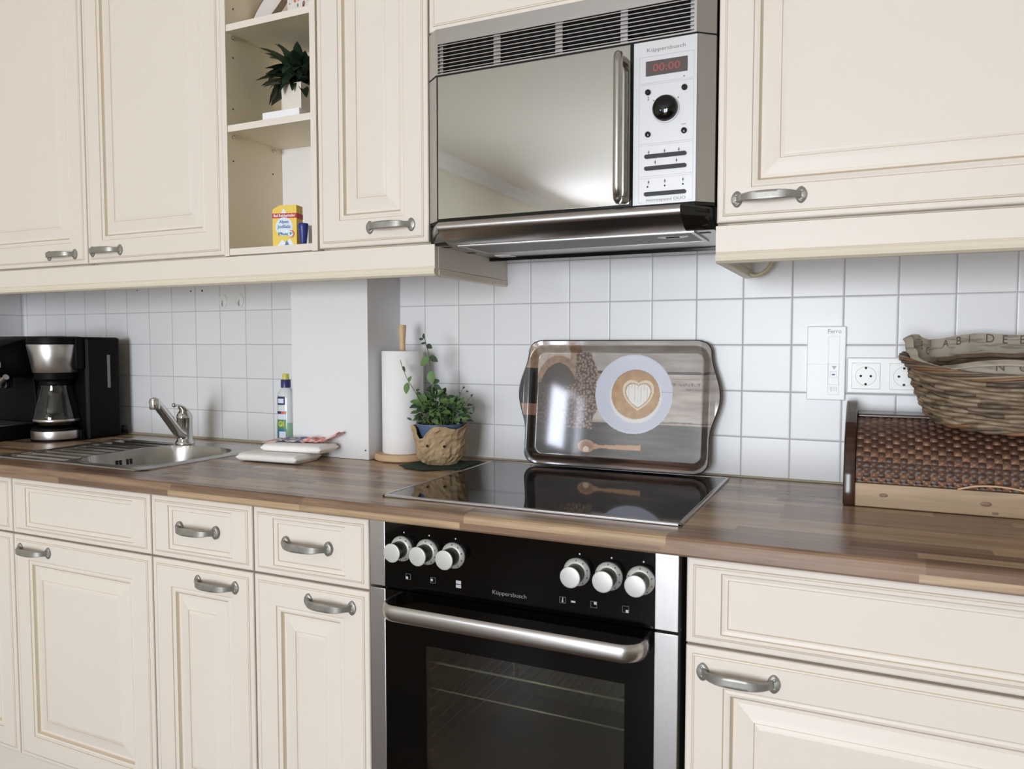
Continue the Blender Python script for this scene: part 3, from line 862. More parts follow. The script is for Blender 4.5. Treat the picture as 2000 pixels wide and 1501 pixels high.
# ------------------------------------------------------------------ microwave with extractor hood
def microwave():
    t = thing('microwave', 'silver built-in microwave with mirrored door over an extractor hood', 'microwave', (-.30, -.2, 1.40))
    F = -.380; ch = .0305; YC = -.3555
    XL, XR = -.5975, -.0025
    def plan(z0, z1, m, f=F, c=ch, back=-.30):
        return [(XL, back), (XL, YC), (XL + c, f), (XR - c, f), (XR, YC), (XR, back)]
    g = G()
    g.box(XL, XR, -.345, -.03, 1.425, 1.845, 'steel_v'); put('housing', g, t)
    # upper vent frame
    z0, z1 = 1.7535, 1.8460
    gx0, gx1, gz0, gz1 = -.5625, -.0375, 1.7560, 1.8150
    g = G()
    g.prism(plan(0, 0, 0), gz1, z1, 'steel', axis='z'); g.prism(plan(0, 0, 0), z0, gz0, 'steel', axis='z')
    for s in (0, 1):
        xa = XL if s == 0 else XR; xb = gx0 if s == 0 else gx1; xc = XL + ch if s == 0 else XR - ch
        g.prism([(xa, -.30), (xa, YC), (xc, F), (xb, F), (xb, -.30)], gz0, gz1, 'steel', axis='z')
    vf = put('vent_frame', g, t)
    g = G(); g.box(gx0, gx1, -.352, -.346, gz0, gz1, 'gap'); put('vent_back', g, vf)
    for k in range(8):
        zc = gz0 + .0036 + k * (gz1 - gz0) / 8
        g = G(); g.prism([(F + .0005, zc - .0004), (F + .0005, zc + .0012), (F + .016, zc + .0058), (F + .016, zc + .0042)], gx0, gx1, 'steel', axis='x'); put('louvre', g, vf)
    for x0, x1 in ((-.5615, -.5530), (-.4370, -.4215), (-.3045, -.2895), (-.1745, -.1605), (-.0450, -.0385)):
        g = G(); g.box(x0, x1, F + .006, -.352, gz0, gz1, 'steel_v'); put('louvre_post', g, vf)
    # black seam
    g = G(); g.prism([(XL, -.30), (XL, YC + .001), (XL + ch, F + .0015), (XR - ch, F + .0015), (XR, YC + .001), (XR, -.30)], 1.7500, 1.7536, 'gap', axis='z')
    g.prism([(XL, -.30), (XL, YC + .001), (XL + ch, F + .0015), (XR - ch, F + .0015), (XR, YC + .001), (XR, -.30)], 1.4500, 1.4560, 'gap', axis='z'); put('seam', g, t)
    # left side strip, door, control panel, right chamfer
    B0, B1 = 1.4560, 1.7500
    g = G(); g.prism([(XL, -.30), (XL, YC), (-.5655, F), (-.5655, -.30)], B0, B1, 'steel_v', axis='z'); put('left_strip', g, t)
    g = G(); g.prism([(-.0305, -.30), (-.0305, F), (XR, YC), (XR, -.30)], B0, B1, 'steel_v', axis='z'); put('right_strip', g, t)
    g = G(); g.box(-.5650, -.1490, F + .0005, -.347, B0, B1, 'black_gloss', .0005); dr = put('door', g, t)
    g = G(); g.box(-.5620, -.1530, F - .0015, F + .0005, B0 + .0035, B1 - .001, 'mirror', .0006); put('mirror_glass', g, dr)
    g = G()
    hx, zt, zb, R = -.186, 1.727, 1.470, .020
    d = Vector((.62, -.78, 0)); d = Vector((0.25, -1, 0)).normalized()
    P = []
    dep = .036
    x0_, y0_ = -.1745, F - .001
    for k in range(7):
        a = k * pi / 12; P.append(Vector((x0_, y0_, zt)) + d * (dep - R + R * sin(a)) * 1.0 + Vector((0, 0, -(R - R * cos(a)))))
    Q = [Vector((x0_, y0_, zt))] + P + [Vector((p.x, p.y, zt + zb - p.z)) for p in P[::-1]] + [Vector((x0_, y0_, zb))]
    g.tube(Q, .0084, 'sink', seg=20); put('handle', g, dr)
    g = G(); g.box(-.1470, -.0310, F - .0005, -.347, B0, B1, 'silver', .0008); cp = put('control_panel', g, t)
    y = F - .0009
    f = lambda cx, cz: (lambda u, v: (cx + u, y, cz + v))
    g = G(); g.text('Küppersbusch', .0095, 'grey_print', f(-.0870, 1.7335), width=.070); put('logo', g, cp)
    g = G(); g.text('microspeed DUO', .0075, 'grey_print', f(-.0850, 1.4642), width=.072); put('lettering', g, cp)
    g = G(); g.box(-.1240, -.0480, y - .0004, y + .0008, 1.6875, 1.7140, 'display', .0003); dp = put('display', g, cp)
    g = G(); g.text('00:00', .019, 'digits', lambda u, v: (-.086 + u, y - .0009, 1.7000 + v), width=.050, bold=.0002); put('digits', g, dp)
    g = G()
    def ol(x0, x1, z0, z1):
        e = .0004
        for a in ((x0, x1, z1 - e, z1), (x0, x1, z0, z0 + e), (x0, x0 + e, z0, z1), (x1 - e, x1, z0, z1)): g.box(a[0], a[1], y, y + .0005, a[2], a[3], 'pale_print')
    for a in ((1.675, 1.7225), (1.5660, 1.6725), (1.5075, 1.5635), (1.4600, 1.5045)): ol(-.1360, -.0365, *a)
    for x, z in ((-.1175, 1.551), (-.088, 1.551), (-.062, 1.551), (-.105, 1.532), (-.066, 1.532), (-.117, 1.497), (-.087, 1.497), (-.054, 1.497)):
        g.lathe([(.0022, y), (.0022, y + .0004)], x, 0, 'pale_print', seg=8, axis='y', cz=z)
        g.box(x - .0006, x + .0006, y, y + .0004, z - .0045, z + .004, 'pale_print')
    for x in (-.119, -.087, -.054): g.lathe([(.0017, y), (.0017, y + .0004)], x, 0, 'hole', seg=10, axis='y', cz=1.4885)
    for x, z in ((-.054, 1.679), (-.119, 1.6495), (-.119, 1.6455), (-.109, 1.643), (-.064, 1.643)): g.lathe([(.0014, y), (.0014, y + .0004)], x, 0, 'grey_print', seg=10, axis='y', cz=z)
    g.box(-.058, -.0495, y, y + .0004, 1.5945, 1.5953, 'grey_print')
    put('markings', g, cp)
    g = G(); g.lathe([(.0250, y), (.0250, y - .002), (.0235, y - .0025)], -.0865, 0, 'silver', seg=48, axis='y', cz=1.6255)
    kn = put('knob', g, cp)
    g = G(); g.lathe([(.0228, y - .002), (.0228, y - .008), (.0215, y - .012), (.018, y - .0155), (.012, y - .0178), (.006, y - .0188), (.0004, y - .019)], -.0865, 0, 'black_gloss', seg=48, axis='y', cz=1.6255); put('knob_cap', g, kn)
    for x, z in ((-.1195, 1.6585), (-.0530, 1.6590), (-.1190, 1.5830), (-.0530, 1.5830)):
        g = G(); g.lathe([(.0052, y), (.0052, y - .003), (.0038, y - .0048), (.0004, y - .0052)], x, 0, 'black_gloss', seg=24, axis='y', cz=z); put('button', g, cp)
    for z in (1.5430, 1.5215, 1.4750):
        g = G(); t2 = bmesh.new()
        ring = []
        for k in range(9): a = pi / 2 + k * pi / 8; ring.append((-.1215 + .0036 * cos(a), z + .0036 * sin(a)))
        for k in range(9): a = -pi / 2 + k * pi / 8; ring.append((-.0515 + .0036 * cos(a), z + .0036 * sin(a)))
        t2.free()
        g.prism(ring, y - .003, y + .0005, 'black_soft', axis='y'); put('key_bar', g, cp)
    # hood visor: bull-nosed steel bar with black wedge ends
    V0, V1 = 1.4170, 1.4505
    def sec(y):   # from back-top over the nose to back-bottom; returns (y,z) list scaled to nose position
        T_ = -.345; pts = [(T_, V1)]
        for k in range(9):
            a = pi / 2 - k * pi / 8 * .92
            pts.append((y + .012 - .012 * cos(pi / 2 - a) * 1.0 if False else y + .011 - .011 * sin(pi / 2 + a - pi / 2) * 0 - .011 * (cos(a)), 1.4385 + .011 * sin(a)))
        pts += [(y + .020, 1.4190), (y + .036, 1.4115), (y + .050, 1.4080), (T_, 1.4080)]
        return pts
    g = G(); A = -.548; Bx = -.052
    s_ = sec(-.411)
    rows = [[(x, p[0], p[1]) for p in s_] for x in (A, Bx)]
    vs = g.grid(rows, 'steel', closed=True); g.cap(vs[0], 'steel'); g.cap(vs[1], 'steel')
    put('hood_visor', g, t, smooth_angle=radians(40))
    for xa, xb in ((A, XL), (Bx, XR)):
        g = G(); sA = [(p[0] * .99 - .003, p[1]) for p in s_]
        nose = [(xa, p[0], p[1]) for p in s_]
        end = [(xb, max(p[0], -.352), p[1]) for p in s_]
        vs = g.grid([nose, end], 'black_gloss', closed=True); g.cap(vs[0], 'black_gloss'); g.cap(vs[1], 'black_gloss'); put('end_cap', g, t)
    g = G(); g.box(XL, XR, -.350, -.095, 1.4078, 1.4166, 'sink', .0008); hb = put('hood_base', g, t)
    g = G(); g.box(XL + .001, XR - .001, -.102, -.088, 1.4000, 1.4075, 'black_gloss', .0008); put('rear_lip', g, hb)
    g = G(); g.box(-.524, -.046, -.346, -.216, 1.4060, 1.4079, 'filter', .0004); put('grease_filter', g, hb)
    g = G()
    for a in ((-.532, -.038, -.354, -.346), (-.532, -.038, -.216, -.208), (-.532, -.524, -.346, -.216), (-.046, -.038, -.346, -.216)): g.box(*a, 1.4045, 1.4079, 'steel', .0006)
    put('filter_frame', g, hb)
    g = G(); g.lathe([(.020, 1.4060), (.018, 1.4050), (.013, 1.4052)], -.090, -.300, 'steel', seg=30, sx=1.5); g.box(-.103, -.077, -.304, -.296, 1.4040, 1.4052, 'hole', .0005); put('filter_latch', g, hb)
    for x, y_ in ((-.570, -.33), (-.570, -.22), (-.025, -.32)):
        g = G(); g.box(x - .010, x + .010, y_ - .007, y_ + .007, 1.4072, 1.4081, 'hole'); put('slot', g, hb)
    g = G(); g.box(-.545, -.505, -.150, -.115, 1.4060, 1.4081, 'white_plastic', .0006); put('lamp_cover', g, hb)
microwave()

# ------------------------------------------------------------------ coffee machines
def filter_machine():
    t = thing('coffee_maker', 'black drip coffee maker with steel band and glass carafe', 'coffee maker', (-2.045, -.15, .9))
    cx, cy = -2.045, -.205
    g = G()
    g.box(-2.125, -1.952, -.172, -.050, .9006, 1.221, 'black_plastic', .010, 3); tw = put('water_tank', g, t)
    g = G(); g.box(-1.9519, -1.9505, -.100, -.090, 1.06, 1.165, 'grey_print', .0004); put('level_window', g, tw)
    g = G(); g.box(-1.953, -1.9485, -.172, -.166, .905, 1.215, 'black_soft', .001); put('seam_strip', g, tw)
    g = G(); g.lathe([(.076, .9006), (.076, .906), (.074, .908)], cx, cy, 'black_plastic', seg=48)
    g.box(-2.115, -1.960, -.19, -.10, .9006, .935, 'black_plastic', .004); g.lathe([(.074, .932), (.072, .940), (.060, .944)], cx, cy, 'black_plastic', seg=48); bs = put('base', g, t)
    g = G(); g.lathe([(.0745, .9075), (.0752, .910), (.0752, .930), (.0745, .9325)], cx, cy, 'steel_v', seg=48); put('base_band', g, bs)
    g = G(); g.lathe([(.052, 1.085), (.060, 1.092), (.062, 1.110), (.079, 1.199), (.080, 1.208), (.078, 1.220), (.060, 1.2235), (.001, 1.224)], cx, cy, 'black_plastic', seg=48)
    g.box(-2.120, -1.957, -.20, -.10, 1.12, 1.2215, 'black_plastic', .006); hd = put('filter_head', g, t)
    g = G(); g.lathe([(.0640, 1.112), (.0645, 1.1125), (.0800, 1.197), (.0795, 1.198)], cx, cy, 'steel_v', seg=56); put('steel_band', g, hd)
    g = G()
    prof = [(.052, .9455), (.062, .950), (.067, .962), (.066, .975), (.060, 1.005), (.050, 1.04), (.044, 1.065), (.046, 1.078)]
    g.lathe(prof, cx, cy, 'carafe_glass', seg=44, caps=False); ca = put('carafe', g, t)
    g = G(); g.lathe([(.0675, .9600), (.0682, .961), (.0682, .967), (.0675, .968)], cx, cy, 'steel', seg=44); put('carafe_band', g, ca)
    g = G(); g.lathe([(.046, 1.072), (.049, 1.075), (.047, 1.086), (.02, 1.088)], cx, cy, 'black_plastic', seg=36); put('carafe_lid', g, ca)
    g = G(); g.tube(smooth_path([(cx - .045, cy - .0, 1.07), (cx - .076, cy + .0, 1.065), (cx - .085, cy + .0, 1.03), (cx - .079, cy + .0, .985), (cx - .066, cy - .0, .97)]), .0085, 'black_plastic', seg=10); put('carafe_handle', g, ca)
filter_machine()

def espresso_machine():
    t = thing('espresso_machine', 'black espresso machine with chrome lever, cut off by the left picture edge', 'coffee machine', (-2.27, -.2, .9))
    g = G()
    side = [(-.045, .9006), (-.045, 1.215), (-.10, 1.226), (-.18, 1.224), (-.25, 1.212), (-.32, 1.188), (-.352, 1.165), (-.355, 1.110), (-.33, 1.098), (-.21, 1.095), (-.20, .955), (-.19, .9006)]
    g.prism(side, -2.395, -2.151, 'black_plastic', axis='x', bev=.006, smooth=True); put('body', g, t, smooth_angle=radians(50))
    g = G(); g.box(-2.385, -2.150, -.345, -.185, .9006, .945, 'black_plastic', .006); put('drip_tray', g, t)
    g = G(); g.box(-2.375, -2.160, -.335, -.205, .9455, .9485, 'steel', .001); put('drip_grid', g, t)
    g = G(); g.lathe([(.030, 1.062), (.034, 1.066), (.034, 1.098)], -2.20, -.285, 'chrome', seg=28)
    g.tube([(-2.18, -.29, 1.072), (-2.145, -.315, 1.083), (-2.115, -.318, 1.10)], [.011, .010, .009], 'chrome', seg=12); put('portafilter', g, t)
    g = G(); g.box(-2.1455, -2.1425, -.345, -.315, 1.128, 1.145, 'steel', .001); put('badge', g, t)
espresso_machine()

g = G()
pts = []
for k in range(70):
    a = k * .42; r = .017 + .004 * sin(k * .9)
    pts.append((-1.985 + r * cos(a) * 1.1, -.026 + r * sin(a) * .55, .9065 + .020 * k / 70 + .002 * sin(a * 1.7)))
g.tube(pts, .0035, 'rubber', seg=7); g.sphere((-1.975, -.030, .920), .014, 'rubber', sx=1.2, sy=.9, sz=.8)
tag(origin_to(put('power_cable', g), (-1.985, -.03, .9)), 'black power cable bundled on the worktop behind the draining board', 'cable')

# ------------------------------------------------------------------ adhesive wall hooks
def hook(x, label):
    t = thing('wall_hook', label, 'hook', (x, 0, 1.332), 'adhesive hooks on the tiles')
    g = G(); rows = []
    for k, d in ((1, .0), (1, .0018), (.85, .0028), (.1, .003)):
        rows.append([(x + .0155 * k * cos(2 * pi * q / 30), -.0003 - d, 1.332 + .0215 * k * sin(2 * pi * q / 30)) for q in range(30)])
    vs = g.grid(rows, 'hook_clear', closed=True); g.cap(vs[0], 'hook_clear'); g.cap(vs[-1], 'hook_clear'); put('pad', g, t)
    g = G(); g.tube(smooth_path([(x, -.003, 1.334), (x, -.008, 1.327), (x, -.010, 1.320), (x + .003, -.009, 1.315)]), .0022, 'hook_clear', seg=8); put('prong', g, t)
hook(-1.552, 'oval translucent adhesive hook on tiles, the left of the two')
hook(-1.485, 'oval translucent adhesive hook on tiles, nearer the white pillar')

# ------------------------------------------------------------------ folded towels and crumpled cloth
def cloth_slab(name, c, ux, L, W, z0, th, label, layers=2, seed=0, m='towel'):
    """folded cloth: stacked rounded layers; c centre, ux unit dir of the long side"""
    t = thing(name, label, 'towel', (c[0], c[1], z0), 'folded towels beside the sink')
    ux = Vector((ux[0], ux[1], 0)).normalized(); uy = Vector((-ux.y, ux.x, 0))
    for k in range(layers):
        g = G(); h = th / layers; rows = []
        n = 26; wob = random.Random(seed + k)
        sx = 1 - .03 * k; off = wob.uniform(-.004, .004)
        zc = z0 + h * (k + .5)
        for i in range(n + 1):
            s = -1 + 2 * i / n
            env = 1 if abs(s) < .93 else sqrt(max(0.0, 1 - ((abs(s) - .93) / .07) ** 2)) * .85 + .15
            ring = []
            for q in range(28):
                a = 2 * pi * q / 28
                cy_, cz_ = cos(a), sin(a)
                yy = math.copysign(abs(cy_) ** .35, cy_) * W / 2
                zz = math.copysign(abs(cz_) ** .8, cz_) * h / 2 * env
                p = Vector((c[0], c[1], 0)) + ux * (s * L / 2 * sx + off) + uy * yy
                w = noise.noise(Vector((p.x * 22, p.y * 22, seed + k))) * .0012
                ring.append((p.x, p.y, zc + zz * (1.0) + (w if cz_ > 0 and k == layers - 1 else 0)))
            rows.append(ring)
        vs = g.grid(rows, m, closed=True); g.cap(vs[0], m); g.cap(vs[-1], m)
        put('fold', g, t)
    return t
cloth_slab('folded_towel', (-1.115, -.250), (1, .05), .188, .105, .9008, .0215, 'white towel folded on the worktop, lower one of the pair', 1, 3)
cloth_slab('folded_towel', (-1.080, -.213), (1, .08), .182, .085, .9225, .0205, 'white towel folded on top of the other towel', 1, 9)

def crumpled():
    g = G(); NX, NY = 46, 22; rows = []; cols = []
    o = Vector((-1.085, -.185, .944)); ux = Vector((1, .17, 0)).normalized(); uy = Vector((-ux.y, ux.x, 0))
    for j in range(NY + 1):
        r = []
        for i in range(NX + 1):
            s, q = i / NX - .5, j / NY - .5
            p = o + ux * (s * .215) + uy * (q * .055 * (1 - .4 * s))
            n1 = noise.noise(Vector((s * 7, q * 5, 3.1))); n2 = noise.noise(Vector((s * 16, q * 9, 8.1)))
            p.z += .004 + .010 * max(0, n1) + .004 * n2 + (.022 * max(0, s - .28) / .22 if s > .28 else 0) - (.012 * max(0, -.3 - s) / .2)
            p.z = max(p.z, .9435)
            r.append(tuple(p)); 
            if s > .02: col = srgb(220, 132, 126) if (n2 > -.05) else srgb(236, 208, 202)
            elif s > -.33: col = srgb(118, 120, 162) if n2 > .02 else srgb(214, 200, 206)
            else: col = srgb(226, 190, 186)
            cols.append(col)
        rows.append(r)
    g.grid(rows, 'cloth_print')
    bm = g.bm; lay = bm.verts.layers.float_color.new('print'); bm.verts.ensure_lookup_table()
    for v, c in zip(bm.verts, cols): v[lay] = c
    o2 = put('dish_cloth', g)
    md = o2.modifiers.new('thick', 'SOLIDIFY'); md.thickness = .0015
    tag(origin_to(o2, (-1.085, -.185, .944)), 'crumpled red and blue patterned cloth lying on the white towels', 'cloth')
crumpled()

# ------------------------------------------------------------------ detergent bottle
def bottle():
    cx, cy = -1.262, -.055
    t = thing('detergent_bottle', 'clear plastic detergent bottle with yellow and navy cap beside pillar', 'bottle', (cx, cy, .9))
    g = G()
    prof = [(.024, .9006), (.0275, .904), (.0275, .965), (.0265, .99), (.0265, 1.045), (.0235, 1.060), (.0165, 1.071), (.0125, 1.075), (.0125, 1.078)]
    g.lathe(prof, cx, cy, 'bottle_clear', seg=36, sx=1.05, sy=.78); b = put('bottle_body', g, t)
    g = G(); g.lathe([(.0242, .9012), (.0278, .905), (.0278, .964), (.0272, .975)], cx, cy, 'liquid', seg=36, sx=1.05, sy=.78, caps=False); put('liquid', g, t)
    g = G(); g.lathe([(.0140, 1.075), (.0140, 1.096), (.0125, 1.098)], cx, cy, 'blue_cap', seg=24); put('collar', g, t)
    g = G(); g.lathe([(.0095, 1.0975), (.0092, 1.112), (.0075, 1.115), (.001, 1.1155)], cx, cy, 'yellow_cap', seg=20); put('cap', g, t)
    # label wraps the front: sheets slightly proud of the body
    g = G()
    def patch(a0, a1, z0, z1, m, rr=.0268, out=.0006):
        rows = []
        for k in range(2):
            z = (z0, z1)[k]; rows.append([(cx + (rr + out) * 1.05 * cos(a0 + (a1 - a0) * q / 8), cy + (rr + out) * .78 * sin(a0 + (a1 - a0) * q / 8), z) for q in range(9)])
        g.grid(rows, m)
    F = -pi / 2 + .10
    patch(F - .75, F + .45, .906, .958, 'teal_print', .0276); patch(F - .75, F + .45, .958, .984, 'green_print', .0273); patch(F - .7, F + .45, .984, 1.010, 'pale_blue', .0268)
    patch(F - .7, F + .45, 1.000, 1.008, 'orange_print', .0268, .0010); patch(F - .7, F - .1, 1.000, 1.008, 'blue_cap', .0268, .0012)
    patch(F - .7, F - .05, .908, .930, 'yellow_text', .0277, .0010); patch(F - .35, F + .4, .932, .950, 'pale_blue', .0277, .0010); patch(F + .0, F + .42, .906, .925, 'blue_cap', .0277, .0013)
    patch(F - .7, F + .35, 1.026, 1.050, 'blue_cap', .0266); patch(F - .55, F + .2, 1.031, 1.044, 'pale_blue', .0266, .0010)
    lb = put('label', g, t)
    def onf(cz):
        def fn(u, v):
            a = F - .12 + u / .028; return (cx + .0291 * 1.05 * cos(a), cy + .0291 * .78 * sin(a), cz + v)
        return fn
    g = G(); g.text('GI', .020, 'yellow_text', onf(.971), bold=.0006); put('lettering', g, lb)
bottle()

# ------------------------------------------------------------------ kitchen paper on its wooden stand
cx, cy = -.842, -.090
t = thing('paper_towel_holder', 'wooden stand with upright dowel carrying the kitchen paper', 'holder', (cx, cy, .9))
g = G(); g.lathe([(.070, .9006), (.074, .903), (.074, .914), (.071, .918), (.012, .918)], cx, cy, 'roll_wood', seg=48); put('base', g, t)
g = G(); g.lathe([(.0075, .918), (.0075, 1.19), (.0078, 1.21), (.0095, 1.232), (.0102, 1.246), (.0095, 1.2495), (.002, 1.2502)], cx, cy, 'roll_wood', seg=24); put('dowel', g, t)
g = G(); g.lathe([(.020, .9185), (.052, .9185), (.0535, .921), (.0535, 1.180), (.052, 1.182), (.020, 1.182)], cx, cy, 'paper', seg=56, caps=False)
g.lathe([(.020, 1.182), (.020, .9185)], cx, cy, 'roll_wood', seg=30, caps=False)
tag(origin_to(put('paper_roll', g), (cx, cy, .9185)), 'white kitchen paper roll standing right of the pillar', 'kitchen paper')

# ------------------------------------------------------------------ herb pot on dark green napkins
g = G()
def napkin(g, pts, z, th=.0012):
    g.prism(pts, z, z + th, 'napkin', axis='z')
napkin(g, [(-.790, -.190), (-.735, -.212), (-.625, -.200), (-.612, -.060), (-.640, -.045), (-.770, -.095)], .9006)
o1 = tag(origin_to(put('paper_napkin', g), (-.7, -.12, .9)), 'dark green paper napkin, the lower one spread under the herb pot', 'napkin')
g = G(); napkin(g, [(-.760, -.222), (-.690, -.240), (-.618, -.175), (-.625, -.075), (-.72, -.06), (-.775, -.14)], .9022)
o1 = tag(origin_to(put('paper_napkin', g), (-.7, -.12, .9022)), 'dark green paper napkin directly beneath the herb pot', 'napkin')

def leaf(g, p, d, up, L, W, m, fold=.25, curl=.2, n=5):
    d = Vector(d).normalized(); up = Vector(up); s = d.cross(up)
    if s.length < 1e-4: s = Vector((1, 0, 0))
    s.normalize(); u = s.cross(d)
    rows = []
    for i in range(n + 1):
        t_ = i / n; w = W / 2 * (sin(pi * min(1, t_ * .93 + .05)) ** .75) * (1 - .25 * t_)
        if i == n: w = W * .02
        c = Vector(p) + d * L * t_ - u * (curl * L * t_ * t_)
        rows.append([c - s * w + u * w * fold, c, c + s * w + u * w * fold])
    g.grid(rows, m)

def herb():
    cx, cy = -.708, -.125
    t = thing('potted_herb', 'green herb with small leaves in a pot wrapped in brown paper', 'plant', (cx, cy, .9034))
    g = G(); g.lathe([(.040, .9050), (.043, .907), (.058, .992), (.061, .998), (.061, 1.004), (.057, 1.004), (.055, .992)], cx, cy, 'blue_pot', seg=40, caps=False)
    g.lathe([(.040, .9050), (.001, .9050)], cx, cy, 'blue_pot', seg=40, caps=False); put('pot', g, t)
    g = G(); g.lathe([(.056, .990), (.03, .994), (.001, .995)], cx, cy, 'soil', seg=30); put('soil', g, t)
    # crumpled brown paper sleeve
    g = G(); rows = []; NA, NH = 44, 12; jr = random.Random(6)
    for j in range(NH + 1):
        h = j / NH; r = []
        for i in range(NA):
            a = 2 * pi * i / NA
            top = 1.000 + .007 * noise.noise(Vector((cos(a) * 1.8, sin(a) * 1.8, 4))) + .006 * sin(3 * a)
            da = (a - (-pi / 2 - .22)) ; da = (da + pi) % (2 * pi) - pi      # V-shaped opening, front left
            top -= .034 * math.exp(-(da / .30) ** 2)
            dl = (a - (-pi / 2 - .95)); dl = (dl + pi) % (2 * pi) - pi
            top += .008 * math.exp(-(dl / .28) ** 2)
            z = .9040 + (top - .9040) * h
            base = .041 + .0235 * (h ** .62) - .006 * max(0, .25 - h) / .25
            q = Vector((cos(a) * 1.7, sin(a) * 1.7, z * 22))
            cell = noise.voronoi(q)[0]; rid = (cell[1] - cell[0])
            n2 = noise.noise(q * 2.4)
            rr = base + .0065 * min(rid, .8) + .0030 * n2 + .0045 + jr.uniform(-.0028, .0028)
            z += jr.uniform(-.002, .002) if 0 < j < NH else 0; a += jr.uniform(-.03, .03)
            if h > .9: rr += .006 * noise.noise(q * 1.3)
            r.append((cx + rr * cos(a), cy + rr * sin(a), z))
        rows.append(r)
    g.grid(rows, 'kraft', closed=True, smooth=False); sl = put('paper_sleeve', g, t)
    md = sl.modifiers.new('thick', 'SOLIDIFY'); md.thickness = .0012; md.offset = -1
    for a, z in ((-1.55, .9540), (-.92, .9530)):
        g = G(); r0 = .0665
        c = Vector((cx + r0 * cos(a), cy + r0 * sin(a), z)); nrm = Vector((cos(a), sin(a), .0)); s = Vector((-sin(a), cos(a), 0))
        rows = []
        for k, d in ((1, 0), (1, .002), (.55, .0024), (.5, .0012)):
            rows.append([c + nrm * d + s * (.0034 * k * cos(2 * pi * q / 16)) + Vector((0, 0, .0034 * k * sin(2 * pi * q / 16))) for q in range(16)])
        vs = g.grid(rows, 'soil', closed=True); g.cap(vs[-1], 'soil'); put('eyelet', g, t)
    rnd = random.Random(4)
    gs, gl = G(), G()
    def P(u_x, z, y): return Vector((u_x, y, z))
    # bushy mass: left clump and right clump
    for k in range(330):
        side = rnd.random() < .56
        if side: c = Vector((cx - .018, cy - .0, 1.038)); ext = (.050, .038, .038)
        else: c = Vector((cx + .038, cy - .0, 1.030)); ext = (.040, .036, .034)
        v = Vector((rnd.gauss(0, 1), rnd.gauss(0, 1), rnd.gauss(0, 1))); v.normalize(); rr = rnd.random() ** .4
        p = c + Vector((v.x * ext[0], v.y * ext[1], v.z * ext[2])) * rr
        if p.z < .998: p.z = .998 + rnd.random() * .01
        d = Vector((v.x, v.y, v.z * .6 + .15)) + Vector((rnd.uniform(-.5, .5), rnd.uniform(-.5, .5), rnd.uniform(-.4, .4)))
        L = rnd.uniform(.012, .023) * (1.25 if side else .85)
        leaf(gl, p, d, Vector((rnd.uniform(-.6, .6), -1 + rnd.uniform(-.5, .5), 1)), L, L * .72, 'leaf' if rnd.random() < .6 else 'leaf2', .3, .3, 4)
    for k in range(46):
        a = rnd.uniform(0, 2 * pi); r0 = rnd.uniform(0, .04); b = Vector((cx + r0 * cos(a), cy + r0 * sin(a), .993)); e = b + Vector((rnd.uniform(-.03, .035), rnd.uniform(-.02, .02), rnd.uniform(.03, .07)))
        gs.tube([b, (b + e) / 2 + Vector((rnd.uniform(-.005, .005), 0, .004)), e], .0009, 'stem', seg=5)
    # the tall stem and the left one, and thin sprigs on the right
    def sprig(pts, leaves, r=.0012, sh=(0, 0)):
        pts = [(p[0] + sh[0], p[1] + sh[1], p[2]) for p in pts]
        pp = smooth_path(pts, 5); gs.tube(pp, r, 'stem', seg=6)
        for (x, z, dx, dz, L, W, mm) in leaves:
            y = cy - .008 + sh[1]; x += sh[0]
            leaf(gl, (x, y, z), (dx, -.25, dz), (0, -1, .35), L, W, mm, .18, .15, 6)
    yy = cy - .005
    sprig([(-.722, yy, .995), (-.728, yy, 1.07), (-.733, yy, 1.12), (-.738, yy, 1.17), (-.748, yy, 1.205), (-.752, yy, 1.222)],
          [(-.752, 1.214, .2, .6, .014, .009, 'leaf2'), (-.752, 1.212, -.7, .1, .012, .008, 'leaf2'), (-.745, 1.203, -.8, -.1, .014, .007, 'leaf2'),
           (-.742, 1.198, .8, -.35, .019, .015, 'leaf2'), (-.736, 1.166, -.85, -.7, .030, .026, 'leaf'), (-.733, 1.170, .9, -.45, .028, .017, 'leaf2'),
           (-.730, 1.133, .15, -1, .033, .026, 'leaf'), (-.725, 1.105, .8, .2, .022, .016, 'leaf2'), (-.722, 1.098, 1, -.4, .026, .014, 'leaf2')])
    sprig([(-.745, yy, 1.02), (-.775, yy, 1.075), (-.800, yy, 1.11), (-.815, yy, 1.14), (-.822, yy, 1.160)],
          [(-.812, 1.145, .4, -.7, .016, .009, 'leaf2'), (-.797, 1.107, .5, .6, .018, .012, 'leaf'), (-.798, 1.104, -.15, -1, .028, .021, 'leaf'), (-.775, 1.085, .9, .3, .012, .008, 'leaf2'), (-.775, 1.078, 1, .2, .014, .009, 'leaf2')], .0009, (.019, -.030))
    sprig([(-.67, yy, 1.03), (-.65, yy, 1.075), (-.640, yy, 1.10)], [(-.640, 1.092, .6, .4, .008, .006, 'leaf2'), (-.645, 1.078, -.7, .5, .008, .006, 'leaf2'), (-.632, 1.085, .9, 0, .008, .006, 'leaf2')], .0006)
    sprig([(-.65, yy, 1.03), (-.622, yy, 1.07), (-.612, yy, 1.055), (-.610, yy, 1.04)], [(-.612, 1.05, .1, -1, .016, .010, 'leaf2'), (-.618, 1.072, .5, .7, .009, .007, 'leaf2')], .0006)
    sprig([(-.745, yy, 1.01), (-.78, yy, 1.01), (-.79, yy, 1.013)], [(-.782, 1.012, -1, .4, .014, .007, 'leaf2')], .0006, (.012, -.028))
    put('stems', gs, t); put('leaves', gl, t, recalc=False)
herb()

